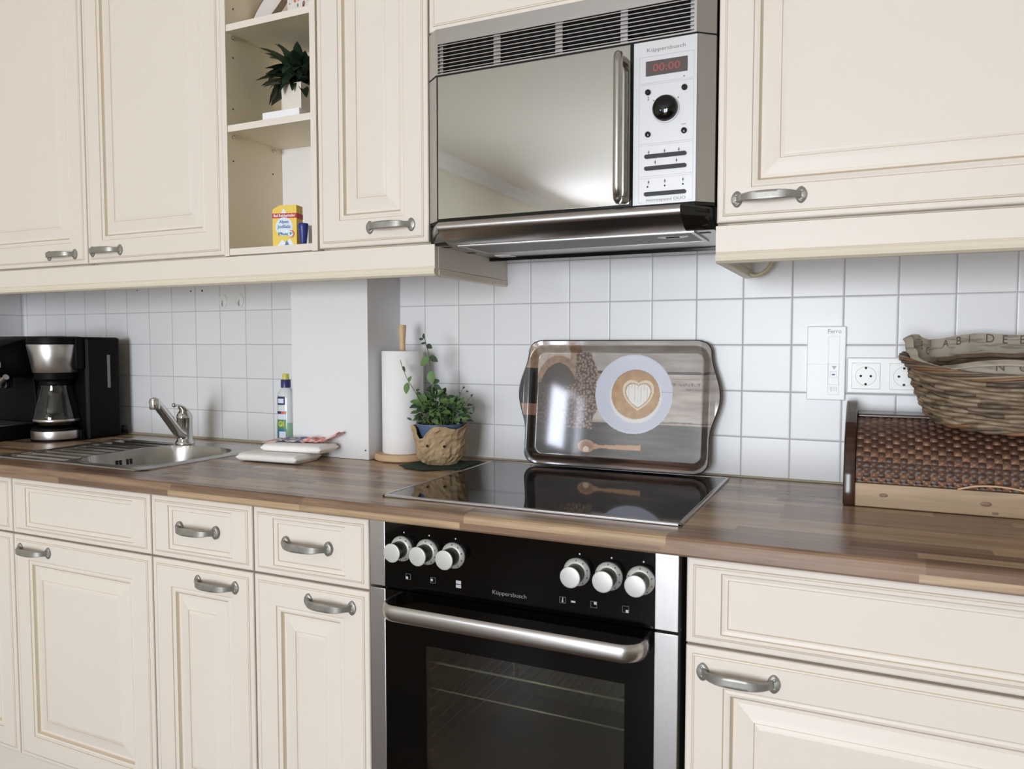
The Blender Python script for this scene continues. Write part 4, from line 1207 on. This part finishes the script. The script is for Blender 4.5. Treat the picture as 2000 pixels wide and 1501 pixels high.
# ------------------------------------------------------------------ printed tray leaning on the wall
def fbm(x, y, o=0, octv=4):
    v = 0; a = 1; tot = 0
    for k in range(octv):
        v += a * noise.noise(Vector((x * 2 ** k, y * 2 ** k, o + k * 7.3))); tot += a; a *= .5
    return v / tot
def tray():
    th = radians(7.0)
    O = Vector((-.285, -.0445, .9065)); U = Vector((0, sin(th), cos(th))); Nn = Vector((0, -cos(th), sin(th)))
    H = .302
    def side(z):   # half width profile, wavy grips
        u = z / H
        w = .2205 + .0235 * math.exp(-((u - .58) / .20) ** 4) if True else 0
        s = abs(u - .58)
        w = .2235 + .0215 * (0.5 + 0.5 * cos(pi * min(1, s / .33)))
        r = .030
        for e in (z, H - z):
            if e < r: w -= r - sqrt(max(0, r * r - (r - e) ** 2))
        return w
    def depth(x, z):
        ix, iz0, iz1 = .203, .024, .273; R = .018
        cx, cz = 0, (iz0 + iz1) / 2; hx, hz = ix - R, (iz1 - iz0) / 2 - R
        qx, qz = abs(x) - hx, abs(z - cz) - hz
        d = sqrt(max(qx, 0) ** 2 + max(qz, 0) ** 2) + min(max(qx, qz), 0) - R
        if d <= 0: return 0
        s = min(1, d / .018); return .016 * (s * s * (3 - 2 * s)) + .002 * min(1, d / .03)
    rn = random.Random(11)
    beans = []
    gy = .095
    while gy < .285:
        gx = -.205
        while gx < -.035:
            bx_, by_ = gx + rn.uniform(-.003, .003), gy + rn.uniform(-.003, .003)
            beans.append((bx_, by_, rn.uniform(0, pi), rn.uniform(.0034, .0046), rn.random())); gx += .0078
        gy += .0068
    bins = {}
    for b in beans: bins.setdefault((int(b[0] // .01), int(b[1] // .01)), []).append(b)
    def L3(a, b, t_): return tuple(a[i] + (b[i] - a[i]) * t_ for i in range(3))
    def c3(r, g_, b): return (r, g_, b)
    def bean_region(x, z):
        e = .012 * fbm(x * 22, z * 22, 5)
        if z > .275: return False
        right = -.048 - .20 * max(0, .13 - z) - .35 * max(0, z - .225) + e
        low = .085 + .55 * max(0, -.085 - x) * .3 + e
        return x < right and z > low and not (x < -.105 and z > .205 + .35 * (x + .10) + e)
    def paint(x, z):
        n = fbm(x * 9, z * 60, 1); n2 = fbm(x * 60, z * 60, 2)
        # weathered planks
        if z > .227: base = L3(c3(176, 166, 158), c3(140, 128, 120), min(1, max(0, .5 + n * 1.6 + (x - .05) * 1.6)))
        elif z > .108: base = L3(c3(196, 182, 174), c3(150, 132, 124), min(1, max(0, .35 + n * 1.8 + (x - .1) * 1.2)))
        else: base = L3(c3(84, 74, 70), c3(44, 38, 37), min(1, max(0, .5 + n * 1.6)))
        if x < -.06 and z <= .108: base = L3(c3(72, 60, 56), c3(40, 34, 33), .5 + n)
        if z < .028: base = L3(c3(120, 92, 80), c3(46, 34, 30), min(1, max(0, .5 + fbm(x * 6, z * 90, 9) * 2.4)))
        if abs(z - (.2275 + .002 * fbm(x * 12, 0, 3))) < .0032: base = c3(58, 50, 46)
        if abs(z - .2145) < .0012 and fbm(x * 60, 1, 2) > -.2: base = c3(150, 136, 128)
        if abs(z - (.113 + .002 * fbm(x * 15, 0, 6))) < .0015 and x > 0: base = c3(110, 92, 84)
        # faint lettering on the middle plank
        if .1986 < z < .2056 and .118 < x < .215 and fbm(x * 260, z * 90, 12, 2) > .05: base = c3(104, 96, 92)
        if .1880 < z < .1925 and .165 < x < .212 and fbm(x * 300, z * 150, 14, 2) > .0: base = c3(104, 92, 88)
        if x > .20: base = L3(base, c3(92, 76, 70), .45)
        # burlap sack with a dark opening, upper left
        if x < -.090:
            e = .006 * fbm(x * 25, z * 25, 8)
            q = sqrt(((x + .150) / .060) ** 2 + ((z - .180) / .086) ** 2) + e * 8
            if x >= -.205:
                if z > .165 and q > 1.02 and x < -.12: base = L3(c3(198, 186, 176), c3(172, 152, 138), .5 + n2)
                elif z > .165 and q > .80 and z > .20: base = L3(c3(168, 136, 110), c3(128, 100, 82), .5 + n2 * 1.4)
                elif z > .10: base = L3(c3(84, 72, 66), c3(54, 45, 42), .5 + n2)
            else:
                if z > .235: base = L3(c3(176, 146, 120), c3(140, 112, 92), .5 + n2)
                elif .118 < z < .147: base = c3(150, 110, 92)
                else: base = c3(34, 28, 26)
        if bean_region(x, z) and x > -.205:
            base = c3(58, 44, 38)
            kx_, kz_ = int(x // .01), int(z // .01); best = None
            for dx in (-1, 0, 1):
                for dz in (-1, 0, 1):
                    for b in bins.get((kx_ + dx, kz_ + dz), ()):
                        ux_, uz_ = x - b[0], z - b[1]
                        ca, sa = cos(b[2]), sin(b[2]); p_, q_ = ux_ * ca + uz_ * sa, -ux_ * sa + uz_ * ca
                        rr = (p_ / b[3]) ** 2 + (q_ / (b[3] * .66)) ** 2
                        if rr < 1 and (best is None or rr < best[0]): best = (rr, q_, b[4])
            if best:
                far = min(1, max(0, (-.10 - x) / .06))
                hi = L3(c3(190, 162, 140), c3(112, 90, 78), far); lo = L3(c3(128, 98, 80), c3(70, 56, 50), far)
                base = L3(hi, lo, min(1, best[0] + .3 * best[2]))
                if abs(best[1]) < .0005: base = c3(80, 56, 44)
        # shadow side of the saucer is part of the printed picture
        sx_, sz_ = x - .0412, z - .177
        rs = sqrt(sx_ ** 2 + sz_ ** 2)
        if rs < .0935: base = L3(c3(214, 216, 232), c3(196, 198, 216), min(1, max(0, .5 - sz_ * 5)))
        if rs < .0935 and rs > .090: base = c3(206, 208, 224)
        cx_, cz_ = x - .0465, z - .1735
        rc = sqrt(cx_ ** 2 + (z - .1715) ** 2)
        if rc < .0625: base = c3(232, 226, 224)
        rc = sqrt(cx_ ** 2 + (z - .1765) ** 2)
        if rc < .0585: base = L3(c3(186, 150, 116), c3(150, 112, 76), min(1, max(0, .5 + (z - .1765) * 12)))
        if rc < .0565:
            base = L3(c3(196, 152, 102), c3(170, 122, 74), min(1, max(0, .4 + n2 * 1.2 + (rc / .06) ** 4 * .5)))
            hx_, hz_ = (x - .0530) / .033, (z - .1700) / .031
            def heart(hx, hz): return (hx * hx + hz * hz - 1) ** 3 - hx * hx * hz ** 3
            a1 = heart(hx_, hz_ * .95); a2 = heart(hx_ * 1.3, hz_ * 1.25); 
            if a1 < 0: base = c3(226, 206, 178)
            if heart(hx_ * 1.16, hz_ * 1.12) < 0: base = c3(188, 148, 104)
            if a2 < 0: base = L3(c3(236, 232, 228), c3(206, 182, 152), 1 if abs(sin(x * 420)) < .22 and z > .160 else 0)
        if abs(z - (.183)) < .0006 and .107 < x < .135: base = c3(150, 152, 170)
        # wooden spoon
        ex, ez = (x + .0700) / .0215, (z - .0490) / .0150
        if ex * ex + ez * ez < 1: base = L3(c3(150, 104, 76), c3(202, 160, 126), (ex * ex + ez * ez) ** 2) 
        if ex * ex + ez * ez < 1 and (x + .07) ** 2 + (z - .041) ** 2 < .00006: base = c3(226, 202, 180)
        if -.049 < x < .0635 and abs(z - (.0490 + (x + .049) * .020)) < .0032 + .0030 * (x + .049) / .11 + .004 * max(0, -.038 - x) / .011: base = c3(196, 148, 110)
        return base
    g = G(); NX, NZ = 360, 232; rows = []; cols = []
    for j in range(NZ + 1):
        z = H * j / NZ; w = side(z); r = []
        for i in range(NX + 1):
            x = -w + 2 * w * i / NX
            x_ = x + .0
            p = O + Vector((1, 0, 0)) * x + U * z + Nn * depth(x, z)
            r.append(tuple(p)); c = paint(x_, z); cols.append(srgb(*c))
        rows.append(r)
    g.grid(rows, 'tray_print')
    bm = g.bm; lay = bm.verts.layers.float_color.new('print'); bm.verts.ensure_lookup_table()
    for v, c in zip(bm.verts, cols): v[lay] = (c[0] * .88, c[1] * .88, c[2] * .88, 1)
    t = thing('serving_tray', 'serving tray printed with coffee cup, beans and spoon leaning on tiles', 'tray', tuple(O))
    o = put('tray_panel', g, t)
    md = o.modifiers.new('thick', 'SOLIDIFY'); md.thickness = .002; md.offset = 0
    # glossy rolled edge
    g = G(); loop = []
    for j in range(0, NZ + 1, 4): z = H * j / NZ; loop.append(rows[j][-1])
    for i in range(NX, -1, -12): loop.append(rows[-1][i])
    for j in range(NZ, -1, -4): loop.append(rows[j][0])
    for i in range(0, NX + 1, 12): loop.append(rows[0][i])
    L2 = [Vector(loop[0])]
    for q in loop[1:]:
        if (Vector(q) - L2[-1]).length > 1e-3: L2.append(Vector(q))
    if (L2[0] - L2[-1]).length < 1e-3: L2.pop()
    g.tube(L2, .0016, 'rim_dark', seg=8, closed=True); put('rolled_edge', g, t)
tray()

# ------------------------------------------------------------------ wall devices
t = thing('wall_control', 'flat white wall controller with narrow button strip on the tiles', 'control', (.174, 0, 1.159))
g = G(); g.box(.1365, .2130, -.0135, -.0003, 1.0810, 1.2380, 'white_plastic', .002); put('housing', g, t)
g = G(); y = -.0138
def rect(x0, x1, z0, z1, m, e=.0004):
    for a in ((x0, x1, z1 - e, z1), (x0, x1, z0, z0 + e), (x0, x0 + e, z0, z1), (x1 - e, x1, z0, z1)): g.box(a[0], a[1], y - .0002, y + .0006, a[2], a[3], m)
rect(.1790, .2010, 1.0925, 1.2165, 'pale_print'); rect(.1790, .2010, 1.1140, 1.1585, 'pale_print'); rect(.1830, .1970, 1.1290, 1.1420, 'pale_print')
g.box(.1370, .178, y, y + .0006, 1.1570, 1.1574, 'pale_print')
for k in range(5): g.box(.184 + k * .003, .1848 + k * .003, y, y + .0006, 1.100, 1.110, 'pale_print')
g.prism([(.186, 1.154), (.196, 1.154), (.191, 1.146)], y, y + .0006, 'pale_print', axis='y'); g.box(.187, .193, y, y + .0006, 1.134, 1.137, 'blue_ink')
put('button_strip', g, t)
g = G(); g.text('Ferro', .0125, 'grey_print', lambda u, v: (.1905 + u, y, 1.2270 + v), width=.026); put('lettering', g, t)

t = thing('double_socket', 'white double wall socket on the tiles behind the basket', 'socket', (.288, 0, 1.134))
g = G(); g.box(.2160, .3640, -.0095, -.0003, 1.0970, 1.1720, 'socket', .0025); put('frame', g, t)
for cx in (.2525, .3240):
    g = G(); cz = 1.1335; w = .0275
    g.box(cx - w, cx + w, -.0125, -.0093, cz - w, cz + w, 'socket', .0012)
    o = put('socket_plate', g, t)
    g = G(); g.lathe([(.0200, -.0128), (.0195, -.0135), (.0190, -.0128), (.0180, -.0126), (.001, -.0126)], cx, 0, 'socket', seg=40, axis='y', cz=cz); put('socket_well', g, o)
    g = G()
    for dx, dz in ((-.0095, 0), (.0095, 0), (0, .0170), (0, -.0170)):
        g.lathe([(.0026, -.0128), (.0026, -.0130), (.0022, -.0131)], cx + dx, 0, 'hole', seg=12, axis='y', cz=cz + dz)
    put('contacts', g, o)

# ------------------------------------------------------------------ bread box
def bread_box():
    t = thing('bread_box', 'bread box with woven rattan lid, pine base and dark side panel', 'bread box', (.50, -.13, .9))
    XA, XB = .2185, .80
    sidep = [(-.232, .9006), (-.234, .925), (-.230, .960), (-.218, .995), (-.198, 1.025), (-.165, 1.050), (-.120, 1.066), (-.085, 1.077), (-.070, 1.082), (-.050, 1.084), (-.034, 1.079), (-.026, 1.070), (-.022, 1.055), (-.022, .9006)]
    for a in (XA, XB - .02):
        g = G(); g.prism(sidep, a, a + .0205, 'box_dark', axis='x', bev=.003, smooth=True); put('side_panel', g, t, smooth_angle=radians(45))
    g = G(); g.box(XA + .0205, XB - .02, -.100, -.022, 1.0540, 1.0620, 'dark_wood', .003); put('top_board', g, t)
    g = G(); g.box(XA + .0205, XB - .02, -.028, -.022, .9006, 1.056, 'dark_wood'); put('back_board', g, t)
    g = G(); g.box(XA + .0205, XB - .02, -.2300, -.2180, .9006, .9440, 'pine', .002); fb = put('front_board', g, t)
    for x, z, r in ((.287, .924, .0050), (.448, .922, .0060), (.462, .9035 + .003, .0035)):
        g = G(); g.lathe([(r, -.2302), (r * .9, -.2306), (.0004, -.2306)], x, 0, 'brown_edge', seg=18, axis='y', cz=z, sx=1.5, sy=.75); put('knot', g, fb)
    # woven lid: a sheet of over-and-under rattan on a curved profile
    path = [(-.224, .9450), (-.226, .960), (-.222, .978), (-.212, .998), (-.196, 1.016), (-.174, 1.032), (-.148, 1.044), (-.120, 1.051), (-.098, 1.054)]
    pp = smooth_path([(0, a, b) for a, b in path], 8)
    acc = [0]
    for i in range(1, len(pp)): acc.append(acc[-1] + (pp[i] - pp[i - 1]).length)
    Ltot = acc[-1]
    def at(s):
        s = min(max(s, 0), Ltot - 1e-6); i = 0
        while acc[i + 1] < s: i += 1
        u = (s - acc[i]) / (acc[i + 1] - acc[i]); p = pp[i].lerp(pp[i + 1], u); tt = (pp[i + 1] - pp[i]).normalized()
        return p, Vector((0, tt.z * -1, tt.y))
    g = G(); NR, NC, sub = 19, 44, 6
    xw0, xw1 = XA + .0215, XB - .021
    rows = []
    for j in range(NR * sub + 1):
        s = Ltot * j / (NR * sub); p, nn = at(s)
        if nn.y > 0: nn = -nn
        if nn.z < -.2: nn = -nn
        r = []
        for i in range(NC * sub + 1):
            cu, cv = i / sub, j / sub
            ph = (int(cu) + int(cv)) % 2
            fu, fv = sin(pi * (cu % 1)), sin(pi * (cv % 1))
            hgt = (.0034 * fu * fv ** .5 if ph else .0013 * fv * fu ** .5)
            r.append((xw0 + (xw1 - xw0) * cu / NC, p.y + nn.y * hgt, p.z + nn.z * hgt))
        rows.append(r)
    rn = random.Random(2); rowtone = [rn.random() for _ in range(NR + 1)]
    def mf(i, j):
        a, b = i // sub, j // sub
        if (a + b) % 2 == 0: return 'wv3'
        v = rowtone[a] * .55 + random.Random(a * 131 + b).random() * .3 + .25 * (1 - a / NR)
        return 'wv2' if v > .62 else 'wv1'
    g.grid(rows, 'wv1', mfun=mf); ld = put('woven_lid', g, t)
    g = G(); g.tube(smooth_path([(.405, -.2265, .944), (.43, -.232, .952), (.462, -.234, .9545), (.495, -.232, .951), (.52, -.2265, .944)]), .0016, 'roll_wood', seg=7); put('lid_pull', g, ld)
bread_box()

# ------------------------------------------------------------------ wicker basket with printed liner
def basket():
    BC = Vector((.505, -.165, 0)); tilt = radians(9.0); zb = 1.0665
    Rm = Matrix.Translation((BC.x, BC.y, zb)) @ Matrix.Rotation(tilt, 4, 'X')
    A0, B0, A1, B1, Hh = .140, .098, .184, .125, .098
    def W(th, h, out=0.0):
        u = max(h, 0) / Hh; a = A0 + (A1 - A0) * (u ** .7) + out; b = B0 + (B1 - B0) * (u ** .7) + out
        z = h + .012 * abs(cos(th)) ** 3 * u
        return Rm @ Vector((a * cos(th), b * sin(th), z))
    t = thing('wicker_basket', 'large oval wicker basket with a printed cloth liner on the bread box', 'basket', (BC.x, BC.y, zb))
    rn = random.Random(5)
    g = G(); NT_ = 216; K = 36
    g2 = G()
    rows_n = 11
    for r in range(rows_n):
        h = .008 + r * .0078
        pts = []
        for i in range(NT_):
            th = 2 * pi * i / NT_
            pts.append(W(th, h + .0012 * sin(th * 9 + r), .0036 * cos(K / 2 * th + (pi if r % 2 else 0))))
        n0 = len(g.bm.faces)
        g.tube(pts, .0044, 'wk1', seg=7, closed=True)
        g.bm.faces.ensure_lookup_table()
        fs = g.bm.faces[n0:]
        tone = {}
        for q, f in enumerate(fs):
            seg_i = (q // 7 + r * 5) // (9 + r % 4)
            if seg_i not in tone: tone[seg_i] = rn.choice(['wk1', 'wk1', 'wk2', 'wk3', 'wk2'])
            f.material_index = g.mi(tone[seg_i])
    for k in range(K):
        th = 2 * pi * (k + .5) / K
        g.tube([W(th, h_, 0) for h_ in (.0, .03, .06, Hh)], .0028, 'wk3', seg=6)
    # base hoop twist
    for q in range(3):
        g.tube([W(2 * pi * i / 120, .002 + .004 * sin(2 * pi * i / 120 * 8 + q * 2.1), .003 * cos(2 * pi * i / 120 * 8 + q * 2.1)) for i in range(120)], .0036, ('wk4', 'wk1', 'wk3')[q], seg=7, closed=True)
    base = [W(2 * pi * i / 60, .001, -.004) for i in range(60)]
    g.poly(base, 'wk3')
    put('woven_body', g, t)
    g = G()
    for q in range(7):
        ph = q * 2 * pi / 7
        g.tube([W(2 * pi * i / 200, Hh + .0055 * sin(2 * pi * i / 200 * 5 + ph), .006 + .0060 * cos(2 * pi * i / 200 * 5 + ph)) for i in range(200)], .0027, ('wk4', 'wk1', 'wk3', 'wk4', 'wk2', 'wk3', 'wk1')[q], seg=6, closed=True)
    put('rim', g, t)
    # liner: hugs the inside, stands above the rim at the back and left, pokes up at the front right
    def lip(th):
        c_, s_ = cos(th), sin(th)
        h = Hh + .004
        if s_ > -.15: h += .036 * min(1, (s_ + .15) / .5) * (0.72 + .28 * min(1, max(0, (c_ + .9) / .7))) + .003 * sin(th * 7)
        e = (th - pi + 2 * pi) % (2 * pi)
        h += .022 * math.exp(-((min(e, 2 * pi - e)) / .35) ** 2)
        f = (th - (-pi / 2 + .05)) ; f = (f + pi) % (2 * pi) - pi
        h += .026 * math.exp(-(f / .75) ** 4) * (1 if f > -.9 else .4)
        return h
    def LP(th, v, off=0):      # v 0..1 from inside bottom to lip, 1..1.35 folded outward a little
        top = lip(th); wob = .0025 * sin(th * 11) + .0015 * sin(th * 23 + 2)
        if v <= 1:
            h = .012 + (top - .012) * v
            return W(th, min(h, Hh), -.012 + .004 * v + wob + off) + Rm.to_3x3() @ Vector((0, 0, max(0, h - Hh)))
        k = (v - 1)
        p = W(th, Hh, -.008 + wob + .014 * sin(min(1, k * 3) * pi / 2) + off) + Rm.to_3x3() @ Vector((0, 0, top - Hh - .030 * k))
        return p
    g = G(); rows = []
    for j in range(21):
        v = 1.25 * j / 20; rows.append([LP(2 * pi * i / 180, v) for i in range(180)])
    g.grid(rows, 'linen', closed=True); ln = put('liner', g, t)
    md = ln.modifiers.new('thick', 'SOLIDIFY'); md.thickness = .0012
    g = G()
    # lettering on the liner: inside of the back flap, and the fold at the front
    def on_back(th0, v0, size):
        def fn(u, v): 
            th = th0 - u / .19; return LP(th, v0 + v / .12, -.0016)
        return fn
    for ch, th0, v0, sc in (('É', 2.72, .86, 1), ('C', 2.60, .80, 1), ('S', 2.52, .93, .9), ('A', 2.30, .91, 1), ('B', 2.14, .91, 1.1), ('I', 2.02, .92, 1), ('D', 1.80, .92, 1.1), ('E', 1.66, .92, 1.1), ('E', 1.50, .92, 1.1), ('C', 1.36, .92, 1.1), ('O', 1.2, .92, 1.1)):
        g.text(ch, .020 * sc, 'liner_letter', on_back(th0, v0, .02))
    def on_front(th0):
        def fn(u, v): return LP(th0 + u / .17, 1.10 - v / .09, .0018) if False else LP(th0 + u / .17, 1.12, .003) + Vector((0, 0, v - .008))
        return fn
    for ch, th0 in (('N', -1.86), ('O', -1.68), ('S', -1.45)): g.text(ch, .017, 'liner_letter', on_front(th0))
    put('lettering', g, ln)
    # smaller basket nested inside
    t2 = thing('small_basket', 'smaller brown wicker basket nested inside the lined basket', 'basket', (BC.x, BC.y, zb))
    g = G()
    for r in range(9):
        h = .030 + r * .0085; kk = .150 / .184
        pts = []
        for i in range(150):
            th = 2 * pi * i / 150; o_ = .003 * cos(14 * th + (pi if r % 2 else 0))
            u = h / Hh; a = (.105 + .040 * u + o_); b = (.068 + .032 * u + o_)
            pts.append(Rm @ Vector((a * cos(th), b * sin(th) + .004, h + .001 * sin(7 * th))))
        g.tube(pts, .0046, ('wk4', 'wk3', 'wk1')[r % 3], seg=6, closed=True)
    g.poly([Rm @ Vector((.11 * cos(2 * pi * i / 40), .072 * sin(2 * pi * i / 40) + .004, .028)) for i in range(40)], 'wk3')
    put('woven_body', g, t2)
basket()

# ------------------------------------------------------------------ things on the open shelves
def box_thing(name, label, cat, x0, x1, y0, y1, z0, z1, m, bev=.001):
    g = G(); g.box(x0, x1, y0, y1, z0, z1, m, bev)
    return tag(origin_to(put(name, g), ((x0 + x1) / 2, (y0 + y1) / 2, z0)), label, cat)
def salt_box():
    x0, x1, y0, y1, z0, z1 = -1.033, -.972, -.350, -.318, 1.4322, 1.5265
    t = thing('salt_box', 'yellow salt carton with red band on the lowest open shelf', 'box', ((x0 + x1) / 2, (y0 + y1) / 2, z0))
    R = Matrix.Translation(((x0 + x1) / 2, (y0 + y1) / 2, 0)) @ Matrix.Rotation(radians(14), 4, 'Z') @ Matrix.Translation((-(x0 + x1) / 2, -(y0 + y1) / 2, 0))
    g = G(); g.prism([(x0, z0), (x1, z0), (x1, z1), (x0 + .018, z1), (x0, z1 - .010)], y0, y1, 'yellow', axis='y'); g.bm.transform(R); c = put('carton', g, t)
    y = y0 - .0004
    g = G()
    g.box(x0 - .0003, x1 + .0004, y, y1 + .0004, z0 + .064, z0 + .0755, 'red')
    g.lathe([(.0220, y), (.0215, y - .0001), (.0004, y - .0001)], (x0 + x1) / 2 - .001, 0, 'pale_blue', seg=30, axis='y', cz=z0 + .044)
    g.prism([(x0 + .012, z0), (x0 + .024, z0 + .014), (x0 + .032, z0 + .007), (x0 + .044, z0 + .016), (x0 + .055, z0)], y - .0001, y, 'pale_blue', axis='y')
    g.prism([(x0 + .022, z0 + .0755), (x0 + .036, z0 + .0755), (x0 + .029, z0 + .087)], y - .0001, y, 'pale_blue', axis='y')
    g.prism([(x0 + .030, z0 + .001), (x0 + .042, z0 + .001), (x0 + .036, z0 + .013)], y - .0002, y - .0001, 'blue_ink', axis='y')
    g.lathe([(.0085, y - .0002), (.0080, y - .0003), (.0004, y - .0003)], x1 - .014, 0, 'red', seg=20, axis='y', cz=z0 + .027); g.lathe([(.0072, y - .0004), (.0070, y - .0005), (.0004, y - .0005)], x1 - .0155, 0, 'pale_blue', seg=20, axis='y', cz=z0 + .027)
    g.bm.transform(R); lb = put('label', g, t)
    g = G(); yy = y - .0007; f = lambda cx, cz: (lambda u, v: (cx + u, yy, cz + v)); xm = (x0 + x1) / 2
    g.text('Bad Reichenhaller', .0088, 'white_box', f(xm, z0 + .0698), width=.054, bold=.0002)
    g.text('Alpen', .0105, 'blue_ink', f(xm - .001, z0 + .0555), width=.024, bold=.0002); g.text('JodSalz', .0110, 'blue_ink', f(xm - .001, z0 + .0440), width=.034, bold=.0002)
    g.text('Plus F', .0100, 'teal_print', f(xm + .002, z0 + .0270), width=.036, bold=.0003)
    g.bm.transform(R); put('lettering', g, lb)
salt_box()
g = G(); g.lathe([(.0062, 1.4322), (.0075, 1.436), (.0118, 1.472), (.0122, 1.4795), (.0110, 1.481)], -.9470, -.345, 'blue_cone', seg=28)
tag(origin_to(put('plastic_cup', g), (-.947, -.345, 1.4322)), 'small tapered dark blue plastic cup right of the salt carton', 'cup')
box_thing('card_packet', 'small white packet behind the blue cup on the lowest open shelf', 'packet', -.955, -.914, -.318, -.300, 1.4322, 1.481, 'white_box')
g = G(); g.lathe([(.007, 1.4322), (.008, 1.435), (.008, 1.466), (.004, 1.475), (.003, 1.480)], -.9195, -.337, 'steel', seg=20)
tag(origin_to(put('shaker', g), (-.9195, -.337, 1.4322)), 'slim grey metal shaker at the right end of the lowest open shelf', 'shaker')

box_thing('white_carton', 'flat white box lying on the middle shelf before the plant', 'box', -1.054, -.944, -.3570, -.3300, 1.7282, 1.7440, 'white_box')
def shelf_plant():
    x0, x1, y0, y1, z0, z1 = -1.060, -.998, -.285, -.222, 1.7282, 1.8315
    cx, cy = (x0 + x1) / 2, (y0 + y1) / 2
    t = thing('potted_plant', 'dark green leafy plant in a square cream pot on middle shelf', 'plant', (cx, cy, z0))
    g = G()
    rows = []
    for z, k in ((z0, .84), (z1 - .004, 1.0), (z1, 1.0), (z1, .9), (z1 - .012, .88)):
        rows.append([(cx + sx * (x1 - x0) / 2 * k, cy + sy * (y1 - y0) / 2 * k, z) for sx, sy in ((-1, -1), (1, -1), (1, 1), (-1, 1))])
    vs = g.grid(rows, 'white_pot', closed=True, smooth=False); g.cap(vs[0], 'white_pot'); g.cap(vs[-1], 'soil'); put('pot', g, t)
    g = G(); rn = random.Random(21)
    for k in range(100):
        a = rn.uniform(0, 2 * pi); el = rn.uniform(-.45, 1.35)
        d = Vector((cos(a) * cos(el), sin(a) * cos(el) * .8, sin(el)))
        b = Vector((cx + .008 * cos(a), cy + .01 * sin(a), z1 + rn.uniform(0, .045)))
        L = rn.uniform(.062, .098) * (1.0 if el < 1 else .92)
        if d.x > 0: L *= .8
        if b.y + d.y * L < -.345: L *= .5
        if b.z + d.z * L > 1.944: L *= max(.2, (1.944 - b.z) / (d.z * L))
        if b.y + d.y * L > -.178: L *= max(.1, (-.178 - b.y) / (d.y * L))
        leaf(g, b, d, (0, 0, 1) if abs(d.z) < .9 else (1, 0, 0), L, L * .40 + .003, 'leaf_dark', .30, rn.uniform(.15, .5), 7)
    put('leaves', g, t, recalc=False)
    g = G()
    for k in range(8):
        a = k * .8; g.tube([(cx + .006 * cos(a), cy + .008 * sin(a), z1 - .008), (cx + .010 * cos(a), cy + .012 * sin(a), z1 + .045)], .0018, 'stem', seg=6)
    put('stems', g, t)
shelf_plant()
# top shelf, mostly cropped
def leaning_dish():
    t = thing('decor_dish', 'pale tilted dish with brown rim at the left of the top shelf', 'dish', (-1.07, -.26, 1.966))
    R = Matrix.Translation((-1.075, -.27, 2.030)) @ Matrix.Rotation(radians(-38), 4, 'Y') @ Matrix.Rotation(radians(62), 4, 'X')
    g = G(); rows = []
    for r, h in ((.001, 0), (.03, .001), (.055, .008), (.080, .022), (.082, .021), (.058, .004), (.03, -.003), (.001, -.004)):
        rows.append([R @ Vector((r * cos(2 * pi * q / 40), r * .72 * sin(2 * pi * q / 40), h)) for q in range(40)])
    g.grid(rows, 'dishwhite', closed=True)
    zmin = min(v.co.z for v in g.bm.verts); g.bm.transform(Matrix.Translation((0, 0, 1.9664 - zmin))); put('bowl', g, t)
    g = G(); g.tube([Matrix.Translation((0, 0, 1.9664 - zmin)) @ R @ Vector((.081 * cos(2 * pi * q / 60), .081 * .72 * sin(2 * pi * q / 60), .0225)) for q in range(60)], .0016, 'brown_edge', seg=6, closed=True); put('rim', g, t)
leaning_dish()
t = thing('patterned_canister', 'pale canister with brown and rose floral pattern on the top shelf', 'canister', (-.955, -.30, 1.966))
g = G(); g.box(-.995, -.918, -.335, -.26, 1.9662, 2.08, 'dishwhite', .004); c = put('body', g, t)
rn = random.Random(3)
g = G()
for k in range(46):
    x, z = rn.uniform(-.990, -.922), rn.uniform(1.969, 2.07); r = rn.uniform(.0015, .0045)
    g.lathe([(r, -.3352), (r * .9, -.3356), (.0003, -.3356)], x, 0, rn.choice(['brown_edge', 'hole', 'orange_print', 'green_print']), seg=9, axis='y', cz=z, sy=rn.uniform(.6, 2))
put('pattern', g, c)
